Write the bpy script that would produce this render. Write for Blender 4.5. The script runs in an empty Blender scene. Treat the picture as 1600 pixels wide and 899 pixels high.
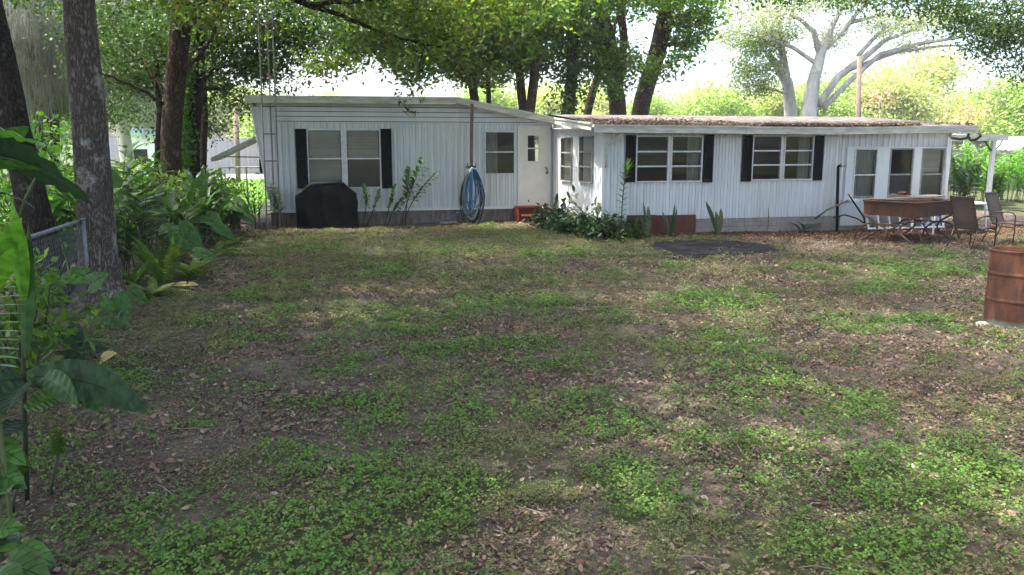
import bpy, math, random
import numpy as np
from mathutils import Vector, Matrix
random.seed(7); RNG = np.random.default_rng(11)
sc = bpy.context.scene; C = sc.collection
# ---------------------------------------------------------------- camera, sky, sun, exposure
H = 2.0; F = 1280.0; PIT = math.radians(10); YAW = math.radians(13)
cam = bpy.data.objects.new('camera', bpy.data.cameras.new('camera')); C.objects.link(cam)
cam.location = (0, 0, H); cam.rotation_euler = (math.radians(90) - PIT, 0, -YAW)
cam.data.lens = 28.8; cam.data.sensor_width = 36; cam.data.clip_start = 0.05; cam.data.clip_end = 3000
sc.camera = cam
w = bpy.data.worlds.new('World'); sc.world = w; w.use_nodes = True
SUN_EL, SUN_DIR = 66, (-0.85, 0.12)          # direction towards the sun (x, y)
nt = w.node_tree; sky = nt.nodes.new('ShaderNodeTexSky'); sky.sky_type = 'NISHITA'; sky.sun_disc = False
sky.sun_elevation = math.radians(SUN_EL); sky.sun_rotation = math.atan2(SUN_DIR[0], SUN_DIR[1])
sky.dust_density = 5.0; sky.air_density = 0.8; sky.ozone_density = 1.0
nt.nodes['Background'].inputs[1].default_value = 0.15
nt.links.new(sky.outputs[0], nt.nodes['Background'].inputs[0])
sd = bpy.data.lights.new('sun', 'SUN'); sd.energy = 2.2; sd.angle = math.radians(0.6); sd.color = (1.0, 0.95, 0.86)
so = bpy.data.objects.new('sun', sd); C.objects.link(so); so.location = (0, 0, 30)
_e = math.radians(SUN_EL); _n = math.hypot(*SUN_DIR)
so.rotation_euler = Vector((SUN_DIR[0]/_n*math.cos(_e), SUN_DIR[1]/_n*math.cos(_e), math.sin(_e))).to_track_quat('Z', 'Y').to_euler()
sc.view_settings.view_transform = 'Standard'; sc.view_settings.look = 'None'; sc.view_settings.gamma = 1
sc.view_settings.exposure = 2.72
sc.cycles.max_bounces = 6; sc.cycles.transparent_max_bounces = 12; sc.cycles.diffuse_bounces = 4
sc.cycles.sample_clamp_indirect = 6; sc.cycles.use_denoising = True

# ---------------------------------------------------------------- measuring the place from the photo
fwv = Vector((math.sin(YAW)*math.cos(PIT), math.cos(YAW)*math.cos(PIT), -math.sin(PIT)))
rtv = Vector((math.cos(YAW), -math.sin(YAW), 0)); upv = rtv.cross(fwv); CAM = Vector((0, 0, H))
def ray(x, y): return fwv*F + rtv*(x-800) + upv*(449.5-y)
def G(x, y, z=0.0): r = ray(x, y); return CAM + r*((z-H)/r.z)
def PY(x, y, Y): r = ray(x, y); return CAM + r*(Y/r.y)
def PX(x, y, X): r = ray(x, y); return CAM + r*(X/r.x)
def RR(a, b): return random.uniform(a, b)

# ---------------------------------------------------------------- mesh building
class MB:
    def __init__(s): s.v = []; s.f = []; s.r = []
    def add(s, vs, fs, rnd=None):
        b = len(s.v); s.v += [tuple(v) for v in vs]; s.f += [tuple(i+b for i in f) for f in fs]
        s.r += [random.random() if rnd is None else rnd]*len(fs); return s
    def box(s, x0, x1, y0, y1, z0, z1, rnd=None):
        return s.add([(x0,y0,z0),(x1,y0,z0),(x1,y1,z0),(x0,y1,z0),(x0,y0,z1),(x1,y0,z1),(x1,y1,z1),(x0,y1,z1)],
                     [(0,3,2,1),(4,5,6,7),(0,1,5,4),(1,2,6,5),(2,3,7,6),(3,0,4,7)], rnd)
    def obox(s, M, sx, sy, sz, rnd=None):
        p = [M @ Vector((a*sx/2, b*sy/2, c*sz/2)) for c in (-1,1) for a,b in ((-1,-1),(1,-1),(1,1),(-1,1))]
        return s.add(p, [(0,3,2,1),(4,5,6,7),(0,1,5,4),(1,2,6,5),(2,3,7,6),(3,0,4,7)], rnd)
    def prism(s, poly, d):            # poly: list of Vector (planar), extruded by vector d
        n = len(poly); d = Vector(d); p = [Vector(q) for q in poly]
        return s.add(p + [q+d for q in p], [tuple(range(n)), tuple(range(2*n-1, n-1, -1))] + [(i, i+n, (i+1)%n+n, (i+1)%n) for i in range(n)])
    def tube(s, pts, rad, n=8, cap=True, wob=0.0):
        pts = [Vector(p) for p in pts]; k = len(pts)
        if not hasattr(rad, '__len__'): rad = [rad]*k
        b = len(s.v); u = None; rn = random.random()
        for i, p in enumerate(pts):
            t = (pts[min(i+1, k-1)] - pts[max(i-1, 0)])
            t = t.normalized() if t.length > 1e-9 else Vector((0,0,1))
            if u is None: u = t.orthogonal().normalized()
            u = (u - t*u.dot(t)); u = u.normalized() if u.length > 1e-6 else t.orthogonal().normalized()
            v = t.cross(u)
            for j in range(n):
                a = 2*math.pi*j/n; r = rad[i]*(1 + wob*(math.sin(3*a+i*.35)+.6*math.sin(5*a-i*.23)+RR(-.4,.4)))
                s.v.append(tuple(p + (u*math.cos(a) + v*math.sin(a))*r))
        for i in range(k-1):
            for j in range(n):
                s.f.append((b+i*n+j, b+i*n+(j+1)%n, b+(i+1)*n+(j+1)%n, b+(i+1)*n+j)); s.r.append(rn)
        if cap:
            s.f.append(tuple(b+j for j in range(n-1,-1,-1))); s.f.append(tuple(b+(k-1)*n+j for j in range(n))); s.r += [rn, rn]
        return s
    def build(s, name, mat, parent=None, smooth=False, bevel=0):
        me = bpy.data.meshes.new(name); me.from_pydata(s.v, [], s.f); me.update()
        a = me.attributes.new('rnd', 'FLOAT', 'FACE'); a.data.foreach_set('value', s.r)
        me.materials.append(mat)
        if smooth: me.polygons.foreach_set('use_smooth', [True]*len(me.polygons))
        o = bpy.data.objects.new(name, me); C.objects.link(o)
        if parent:
            o.parent = parent; o.matrix_parent_inverse = Matrix()
            inv = world_loc(parent)
            if inv.length > 0: me.transform(Matrix.Translation(-inv))
        if bevel:
            m = o.modifiers.new('bevel', 'BEVEL'); m.width = bevel; m.segments = 2; m.limit_method = 'ANGLE'
        return o
def world_loc(o):
    l = Vector((0,0,0))
    while o: l += o.location; o = o.parent
    return l
def np_mesh(name, verts, faces, rnd, mat, parent=None):
    """verts (n,3), faces (m,k) all of equal k"""
    me = bpy.data.meshes.new(name); n, m, k = len(verts), len(faces), faces.shape[1]
    if parent is not None: verts = verts - np.array(world_loc(parent))
    me.vertices.add(n); me.vertices.foreach_set('co', verts.astype(np.float32).ravel())
    me.loops.add(m*k); me.loops.foreach_set('vertex_index', faces.astype(np.int32).ravel())
    me.polygons.add(m); me.polygons.foreach_set('loop_start', np.arange(0, m*k, k, dtype=np.int32))
    me.update(calc_edges=True)
    a = me.attributes.new('rnd', 'FLOAT', 'FACE'); a.data.foreach_set('value', rnd.astype(np.float32))
    me.materials.append(mat)
    o = bpy.data.objects.new(name, me); C.objects.link(o)
    if parent is not None: o.parent = parent
    return o
def tag(o, label, cat, group=None, kind=None):
    if label: o['label'] = label
    if cat: o['category'] = cat
    if group: o['group'] = group
    if kind: o['kind'] = kind
    return o
def empty(name, loc, label, cat, group=None):
    o = bpy.data.objects.new(name, None); C.objects.link(o); o.location = loc; o.empty_display_size = .2
    return tag(o, label, cat, group)
def M_at(p, x=None, z=None):
    return Matrix.Translation(p)

# ---------------------------------------------------------------- materials
def mat(name, c1, c2=None, scale=6, rough=.7, bump=0, spec=.3, metal=0, stretch=(1,1,1), detail=6, ramp=(.35,.65), bscale=None, c3=None, c3scale=1.2, c3ramp=(.5,.7), rnd=0):
    m = bpy.data.materials.new(name); m.use_nodes = True; n = m.node_tree.nodes; L = m.node_tree.links.new
    p = n['Principled BSDF']; p.inputs['Roughness'].default_value = rough; p.inputs['Metallic'].default_value = metal
    p.inputs['Specular IOR Level'].default_value = spec; p.inputs['Base Color'].default_value = (*c1, 1)
    tc = n.new('ShaderNodeTexCoord'); mp = n.new('ShaderNodeMapping'); mp.inputs['Scale'].default_value = stretch
    L(tc.outputs['Object'], mp.inputs['Vector']); col = None
    def noise(sc_, d=detail):
        t = n.new('ShaderNodeTexNoise'); t.inputs['Scale'].default_value = sc_; t.inputs['Detail'].default_value = d; t.inputs['Roughness'].default_value = .6
        L(mp.outputs[0], t.inputs['Vector']); return t
    if c2:
        t = noise(scale); r = n.new('ShaderNodeValToRGB'); r.color_ramp.elements[0].position, r.color_ramp.elements[1].position = ramp
        r.color_ramp.elements[0].color = (*c1,1); r.color_ramp.elements[1].color = (*c2,1)
        L(t.outputs['Fac'], r.inputs[0]); col = r.outputs[0]
    if c3:
        t = noise(c3scale); r = n.new('ShaderNodeValToRGB'); r.color_ramp.elements[0].position, r.color_ramp.elements[1].position = c3ramp
        mx = n.new('ShaderNodeMixRGB'); L(t.outputs['Fac'], r.inputs[0]); L(r.outputs[0], mx.inputs[0])
        if col: L(col, mx.inputs[1])
        else: mx.inputs[1].default_value = (*c1,1)
        mx.inputs[2].default_value = (*c3,1); col = mx.outputs[0]
    if rnd:
        at = n.new('ShaderNodeAttribute'); at.attribute_name = 'rnd'; hs = n.new('ShaderNodeHueSaturation')
        mr = n.new('ShaderNodeMapRange'); mr.inputs['To Min'].default_value = 1-rnd; mr.inputs['To Max'].default_value = 1+rnd
        L(at.outputs['Fac'], mr.inputs[0]); L(mr.outputs[0], hs.inputs['Value'])
        if col: L(col, hs.inputs['Color'])
        else: hs.inputs['Color'].default_value = (*c1,1)
        col = hs.outputs[0]
    if col: L(col, p.inputs['Base Color'])
    if bump:
        t = noise(bscale or scale*2); b = n.new('ShaderNodeBump'); b.inputs['Strength'].default_value = bump; b.inputs['Distance'].default_value = .02
        L(t.outputs['Fac'], b.inputs['Height']); L(b.outputs[0], p.inputs['Normal'])
    return m
def leafmat(name, cols, trans=.35, rough=.45, spec=.35, tcol=None):
    spots = 'broad' in name or 'ginger' in name
    """cols: list of colours picked per leaf by the random face attribute"""
    m = bpy.data.materials.new(name); m.use_nodes = True; n = m.node_tree.nodes; L = m.node_tree.links.new
    p = n['Principled BSDF']; p.inputs['Roughness'].default_value = rough; p.inputs['Specular IOR Level'].default_value = spec
    at = n.new('ShaderNodeAttribute'); at.attribute_name = 'rnd'; r = n.new('ShaderNodeValToRGB')
    e = r.color_ramp.elements; k = len(cols)
    while len(e) < k: e.new(.5)
    for i, c in enumerate(cols): e[i].position = i/max(k-1,1); e[i].color = (*c,1)
    L(at.outputs['Fac'], r.inputs[0]); L(r.outputs[0], p.inputs['Base Color'])
    if spots:
        tc = n.new('ShaderNodeTexCoord'); nz = n.new('ShaderNodeTexNoise'); nz.inputs['Scale'].default_value = 22; nz.inputs['Detail'].default_value = 8; L(tc.outputs['Object'], nz.inputs['Vector'])
        rr = n.new('ShaderNodeValToRGB'); rr.color_ramp.elements[0].position = .33; rr.color_ramp.elements[1].position = .68; rr.color_ramp.elements[0].color = (.55,.55,.5,1); rr.color_ramp.elements[1].color = (1.25,1.2,1.1,1); L(nz.outputs['Fac'], rr.inputs[0])
        sm = n.new('ShaderNodeMixRGB'); sm.blend_type = 'MULTIPLY'; sm.inputs[0].default_value = 1; L(r.outputs[0], sm.inputs[1]); L(rr.outputs[0], sm.inputs[2]); r = sm; L(r.outputs[0], p.inputs['Base Color'])
        bb = n.new('ShaderNodeBump'); bb.inputs['Strength'].default_value = .25; bb.inputs['Distance'].default_value = .01; L(nz.outputs['Fac'], bb.inputs['Height']); L(bb.outputs[0], p.inputs['Normal'])
    if trans:
        t = n.new('ShaderNodeBsdfTranslucent'); g = n.new('ShaderNodeMixRGB'); g.blend_type = 'MULTIPLY'; g.inputs[0].default_value = 1
        g.inputs[2].default_value = (*(tcol or (1.5,1.7,.6)),1); L(r.outputs[0], g.inputs[1]); L(g.outputs[0], t.inputs['Color'])
        mx = n.new('ShaderNodeMixShader'); mx.inputs[0].default_value = trans
        L(p.outputs[0], mx.inputs[1]); L(t.outputs[0], mx.inputs[2]); L(mx.outputs[0], n['Material Output'].inputs['Surface'])
    return m
def glassmat():
    m = bpy.data.materials.new('window_glass'); m.use_nodes = True; n = m.node_tree.nodes; L = m.node_tree.links.new
    n.remove(n['Principled BSDF']); t = n.new('ShaderNodeBsdfTransparent'); t.inputs[0].default_value = (.80,.81,.80,1)
    g = n.new('ShaderNodeBsdfGlossy'); g.inputs['Roughness'].default_value = .03; f = n.new('ShaderNodeFresnel'); f.inputs[0].default_value = 1.5
    a = n.new('ShaderNodeMath'); a.operation = 'MULTIPLY_ADD'; a.inputs[1].default_value = .9; a.inputs[2].default_value = .015
    nz = n.new('ShaderNodeTexNoise'); nz.inputs['Scale'].default_value = 1.3; b = n.new('ShaderNodeBump'); b.inputs['Strength'].default_value = .12; b.inputs['Distance'].default_value = .02
    L(nz.outputs['Fac'], b.inputs['Height']); L(b.outputs[0], g.inputs['Normal'])
    mx = n.new('ShaderNodeMixShader'); L(f.outputs[0], a.inputs[0]); L(a.outputs[0], mx.inputs[0]); L(t.outputs[0], mx.inputs[1]); L(g.outputs[0], mx.inputs[2])
    L(mx.outputs[0], n['Material Output'].inputs['Surface']); return m
def barkmat(name, c1, c2, c3, sc_=9, st=(1,1,.28), bump=1.0, dist=.03, lich=(.58,.68)):
    m = bpy.data.materials.new(name); m.use_nodes = True; n = m.node_tree.nodes; L = m.node_tree.links.new
    p = n['Principled BSDF']; p.inputs['Roughness'].default_value = .95; p.inputs['Specular IOR Level'].default_value = .1
    tc = n.new('ShaderNodeTexCoord'); mp = n.new('ShaderNodeMapping'); mp.inputs['Scale'].default_value = st; L(tc.outputs['Object'], mp.inputs[0])
    nz = n.new('ShaderNodeTexNoise'); nz.inputs['Scale'].default_value = sc_*1.2; nz.inputs['Detail'].default_value = 5
    L(mp.outputs[0], nz.inputs['Vector'])
    ad = n.new('ShaderNodeMixRGB'); ad.blend_type = 'ADD'; ad.inputs[0].default_value = .30; L(mp.outputs[0], ad.inputs[1]); L(nz.outputs['Color'], ad.inputs[2])
    vo = n.new('ShaderNodeTexVoronoi'); vo.feature = 'DISTANCE_TO_EDGE'; vo.inputs['Scale'].default_value = sc_*3.4; L(ad.outputs[0], vo.inputs['Vector'])
    r = n.new('ShaderNodeValToRGB'); r.color_ramp.elements[0].position = 0; r.color_ramp.elements[1].position = .42
    r.color_ramp.elements[0].color = (*c1,1); r.color_ramp.elements[1].color = (*c2,1); L(vo.outputs['Distance'], r.inputs[0])
    n2 = n.new('ShaderNodeTexNoise'); n2.inputs['Scale'].default_value = 3.2; n2.inputs['Detail'].default_value = 9; n2.inputs['Roughness'].default_value = .72; L(tc.outputs['Object'], n2.inputs['Vector'])
    r2 = n.new('ShaderNodeValToRGB'); r2.color_ramp.elements[0].position, r2.color_ramp.elements[1].position = lich; L(n2.outputs['Fac'], r2.inputs[0])
    mx = n.new('ShaderNodeMixRGB'); L(r2.outputs[0], mx.inputs[0]); L(r.outputs[0], mx.inputs[1]); mx.inputs[2].default_value = (*c3,1)
    n3 = n.new('ShaderNodeMixRGB'); n3.blend_type = 'MULTIPLY'; n3.inputs[0].default_value = .5; L(mx.outputs[0], n3.inputs[1]); L(nz.outputs['Fac'], n3.inputs[2]); 
    L(n3.outputs[0], p.inputs['Base Color'])
    h = n.new('ShaderNodeMath'); h.operation = 'MULTIPLY_ADD'; h.inputs[1].default_value = 1.6; L(vo.outputs['Distance'], h.inputs[0]); L(nz.outputs['Fac'], h.inputs[2])
    b = n.new('ShaderNodeBump'); b.inputs['Strength'].default_value = bump; b.inputs['Distance'].default_value = dist; L(h.outputs[0], b.inputs['Height']); L(b.outputs[0], p.inputs['Normal'])
    return m
m_siding = mat('white_siding', (.57,.595,.61), (.65,.67,.68), 1.5, .45, spec=.4, stretch=(1.6,1.6,.4), c3=(.42,.43,.38), c3scale=1.1, c3ramp=(.54,.85))
m_dirty = mat('dirty_white_trim', (.62,.62,.58), (.42,.42,.36), 5, .6, stretch=(.6,1,3), c3=(.28,.28,.24), c3scale=3, c3ramp=(.5,.8))
m_trim = mat('white_trim', (.74,.75,.76), (.66,.67,.67), 4, .5)
m_door = mat('cream_door_paint', (.74,.72,.66), (.66,.63,.56), 3, .5)
m_alu = mat('aluminium_frame', (.62,.63,.63), (.48,.48,.46), 14, .4, metal=.3)
m_olive = mat('weathered_frame', (.32,.33,.30), (.20,.21,.19), 14, .5)
m_black = mat('black_shutter_plastic', (.006,.006,.007), (.012,.012,.012), 10, .7, spec=.15)
m_glass = glassmat()
m_screen = mat('insect_screen', (.10,.10,.10), (.13,.13,.12), 8, .8)
m_blind = mat('window_blind', (.62,.60,.52), (.52,.50,.43), 3, .6, rnd=.1)
m_curtain = mat('curtain_cloth', (.42,.43,.42), (.30,.31,.31), 5, .9, stretch=(6,1,.3))
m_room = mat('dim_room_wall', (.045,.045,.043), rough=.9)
m_skirt = mat('old_skirting_boards', (.27,.225,.185), (.14,.115,.095), 5, .9, stretch=(3,1,.6), bump=.3)
m_block = mat('concrete_block', (.33,.31,.28), (.24,.22,.20), 6, .95, bump=.4, bscale=40)
m_roof = mat('faded_roof_sheet', (.17,.155,.15), (.11,.10,.095), 9, .9, bump=.4, c3=(.06,.045,.035), c3scale=5, c3ramp=(.45,.6), spec=.1)
m_orange = mat('red_orange_paint', (.30,.065,.03), (.21,.05,.028), 5, .7, bump=.2, c3=(.12,.05,.03), c3scale=3)
m_board = mat('orange_brown_board', (.13,.045,.022), (.09,.035,.02), 5, .75, bump=.2, c3=(.05,.03,.02), c3scale=3)
m_wood = mat('weathered_wood', (.22,.16,.115), (.12,.085,.065), 7, .9, stretch=(5,5,.5), bump=.5)
m_wood_brown = mat('brown_pole_wood', (.165,.125,.095), (.10,.075,.058), 7, .9, stretch=(5,5,.5), bump=.5)  # plain brown wood of the hose post and utility poles
m_greymetal = mat('galvanised_steel', (.23,.24,.245), (.15,.15,.15), 12, .55, metal=.4)
m_darkmetal = mat('dark_steel', (.05,.045,.045), (.09,.07,.06), 10, .6, metal=.4)
m_rust = mat('rusty_iron', (.10,.042,.02), (.045,.025,.017), 4, .85, bump=.4, bscale=30, stretch=(1,1,.6), c3=(.15,.07,.03), c3scale=2.5, c3ramp=(.5,.75))
m_rustdark = mat('dark_rusty_iron', (.06,.038,.028), (.11,.06,.038), 5, .85, bump=.4)
m_cover = mat('black_vinyl_cover', (.004,.004,.004), (.009,.009,.009), 4, .6, spec=.12, bump=.8, bscale=7)
m_hose_b = mat('blue_rubber_hose', (.05,.17,.36), rough=.45); m_hose_k = mat('black_rubber_hose', (.015,.018,.02), rough=.4); m_hose_g = mat('grey_green_hose', (.20,.26,.25), rough=.5)
m_asphalt = mat('black_tarp', (.010,.010,.012), (.026,.024,.026), 6, .9, bump=.6, spec=.1)
m_fencew = mat('grey_fence_boards', (.34,.33,.33), (.24,.23,.23), 8, .9, stretch=(4,1,.4), rnd=.12)
m_sling = mat('brown_sling_fabric', (.10,.072,.058), (.07,.05,.042), 30, .8)
m_bronze = mat('bronze_chair_frame', (.05,.035,.028), (.07,.05,.04), 20, .45, metal=.4)
m_white = mat('white_plastic', (.75,.76,.76), (.66,.67,.66), 5, .5)
m_stone = mat('pale_stone', (.42,.38,.34), (.3,.27,.24), 9, .9, bump=.5)
m_stem = mat('green_cane', (.07,.10,.03), (.10,.11,.045), 12, .6)
m_stemd = mat('dark_cane', (.030,.028,.022), (.05,.06,.03), 12, .6)
m_bark = barkmat('oak_bark', (.075,.058,.047), (.31,.26,.225), (.50,.49,.43), 7, lich=(.54,.66))
m_bark_brown = barkmat('brown_bark', (.045,.03,.021), (.17,.115,.085), (.22,.18,.13), 6)
m_bark_dark = barkmat('dark_bark', (.03,.024,.019), (.12,.096,.08), (.19,.19,.14), 7)
m_bark_pale = mat('pale_grey_bark', (.20,.19,.18), (.40,.385,.36), 3.0, .95, stretch=(1,1,.3), bump=.6, spec=.1, c3=(.22,.19,.17), c3scale=2, c3ramp=(.5,.75))
LF_oak = leafmat('dark_oak_leaves', [(.025,.05,.012),(.04,.085,.016),(.06,.12,.02),(.035,.07,.016),(.10,.15,.028)])
LF_lit = leafmat('fresh_canopy_leaves', [(.035,.075,.012),(.06,.13,.016),(.10,.19,.02),(.05,.10,.016),(.15,.22,.028),(.20,.27,.035)], .5)
LF_olive = leafmat('olive_canopy_leaves', [(.045,.075,.018),(.07,.12,.022),(.10,.16,.028),(.16,.20,.04),(.15,.13,.035)], .5)
LF_far = leafmat('sun_washed_pale_leaves', [(.24,.29,.11),(.30,.36,.13),(.38,.38,.19),(.27,.32,.13),(.42,.38,.24)], .35)  # leaf colour painted paler than foliage to look overexposed by the sun
LF_farg = leafmat('sun_washed_green_leaves', [(.15,.23,.07),(.20,.30,.08),(.27,.34,.11),(.18,.26,.09)], .35)  # greens lightened likewise, sun brightness put into the leaf colour
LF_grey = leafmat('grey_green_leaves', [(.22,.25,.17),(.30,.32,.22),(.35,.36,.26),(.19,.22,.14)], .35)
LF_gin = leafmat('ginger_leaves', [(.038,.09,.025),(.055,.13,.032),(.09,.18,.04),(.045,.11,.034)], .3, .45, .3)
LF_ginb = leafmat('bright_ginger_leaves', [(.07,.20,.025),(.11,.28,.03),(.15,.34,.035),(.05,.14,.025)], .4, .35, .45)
LF_bush = leafmat('dark_bush_leaves', [(.016,.04,.016),(.028,.062,.02),(.045,.085,.028)], .2, .4, .35)
LF_broad = leafmat('broad_leaves', [(.045,.125,.028),(.06,.16,.03),(.05,.11,.03),(.075,.19,.035)], .35, .42, .3)
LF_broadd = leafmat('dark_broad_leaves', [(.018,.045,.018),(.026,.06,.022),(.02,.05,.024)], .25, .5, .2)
LF_fern = leafmat('fern_fronds', [(.07,.14,.025),(.11,.19,.03),(.13,.20,.04),(.22,.30,.09)], .35, .6, .2)
LF_moss = leafmat('spanish_moss', [(.22,.23,.20),(.30,.31,.27),(.16,.17,.14)], .35, .9, .05, (1.1,1.1,1.0))
LF_weed = leafmat('clover_leaves', [(.035,.075,.014),(.06,.14,.018),(.09,.20,.022),(.055,.12,.018),(.12,.22,.03),(.15,.21,.045)], .25, .5, .25)
LF_weedo = leafmat('olive_weed_leaves', [(.07,.085,.03),(.10,.125,.038),(.13,.145,.05),(.17,.145,.07)], .2, .6, .2)
LF_dead = leafmat('dead_leaves', [(.06,.038,.026),(.13,.088,.058),(.21,.15,.105),(.09,.06,.042),(.24,.18,.13),(.16,.085,.045),(.32,.26,.20)], .08, .75, .2, (1.1,.9,.7))
LF_deadr = leafmat('red_brown_dead_leaves', [(.10,.045,.03),(.17,.08,.05),(.22,.12,.08),(.08,.04,.03)], .08, .8, .15, (1.1,.8,.6))
LF_yel = leafmat('yellowed_leaf', [(.42,.36,.10),(.5,.42,.16)], .3, .5, .3, (1.2,1.1,.5))
LF_snake = leafmat('sword_leaves', [(.035,.065,.03),(.05,.08,.035),(.12,.12,.05)], .1, .4, .4)

# ---------------------------------------------------------------- noise and ground fields
_tab = RNG.random((256, 256))
def vnoise(x, y, s):
    x = np.asarray(x)/s + 100.3; y = np.asarray(y)/s + 57.7; xi = np.floor(x).astype(int); yi = np.floor(y).astype(int)
    fx = x-xi; fy = y-yi; fx = fx*fx*(3-2*fx); fy = fy*fy*(3-2*fy)
    g = lambda a, b: _tab[a % 256, b % 256]
    return (g(xi,yi)*(1-fx)+g(xi+1,yi)*fx)*(1-fy) + (g(xi,yi+1)*(1-fx)+g(xi+1,yi+1)*fx)*fy
def fbm(x, y, s, o=4):
    r = 0; a = 1; t = 0
    for i in range(o): r = r + a*vnoise(x+i*13.1, y-i*7.7, s/2**i); t += a; a *= .55
    return r/t
def blob(x, y, cx, cy, rx, ry): return np.exp(-(((x-cx)/rx)**2 + ((y-cy)/ry)**2))
BLOBS = []   # patches of the photo: (x, y, rx, ry, amount)
def patch(px, py, wx, wy, a):
    c = G(px, py); l = G(px-wx, py); n_ = G(px, py+wy); BLOBS.append((c.x, c.y, (c-l).length, max((c-n_).length, .15), a))
for a in [(330,600,120,70,-.22),(220,690,90,60,-.25),(190,820,90,60,-.15),(560,690,90,30,-.12),(760,790,220,70,.28),(640,730,140,40,.12),(830,700,60,25,.18),
          (1140,720,130,45,-.25),(960,450,120,14,-.22),(1430,525,60,18,-.3),(1250,440,170,26,-.2),(1380,590,130,25,-.1),(1420,425,110,12,.25),(700,385,340,18,.25),(470,430,150,25,.10),
          (1350,375,160,14,-.55),(350,350,40,20,-.6),(920,600,140,22,-.18),(1300,860,230,40,.2),(1480,790,120,40,.12),(420,840,150,45,.16),(1040,600,130,18,-.12),(700,560,200,25,.06),
          (860,600,70,12,-.1),(320,430,60,12,-.2),(1230,800,60,25,-.15),(640,560,90,10,.1)]: patch(*a)
def green(x, y):
    g = fbm(x, y, 1.4, 5)*.65 + fbm(x+40, y+9, .38, 3)*.85 - .215
    for cx, cy, rx, ry, a in BLOBS: g = g + a*blob(x, y, cx, cy, rx, ry)
    g = g + .05*((y > 9) & (y < 19)); g = g - .8*np.clip((-2.35-x)/.5, 0, 1)*(y > 3) - .6*((y > 19.9) & (x < 6)) - .6*((y > 16.1) & (x > 6) & (y < 24))
    return g
def gh(x, y): return (fbm(x, y, 3.0, 3)-.5)*.07 + (fbm(x+9, y, .5, 3)-.5)*.035
def leaves_np(P, N, T, ln, wd, fold=.0):
    """kite-shaped leaves: P centre, N normal, T direction (unit arrays)"""
    B = np.cross(N, T); ln = ln[:,None]; wd = wd[:,None]
    a = P - T*ln*.5; b = P + B*wd*.5 + T*ln*.02 + N*fold*wd; c = P + T*ln*.5; d = P - B*wd*.5 + T*ln*.02 + N*fold*wd
    v = np.stack([a,b,c,d], 1).reshape(-1,3); f = np.arange(len(P)*4).reshape(-1,4); return v, f
def unit(a): return a/np.maximum(np.linalg.norm(a, axis=1, keepdims=True), 1e-9)
def rand_frames(n, upbias=0.):
    N = unit(RNG.normal(size=(n,3)) + np.array([0,0,upbias])); T = unit(np.cross(N, RNG.normal(size=(n,3)))); return N, T

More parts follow.
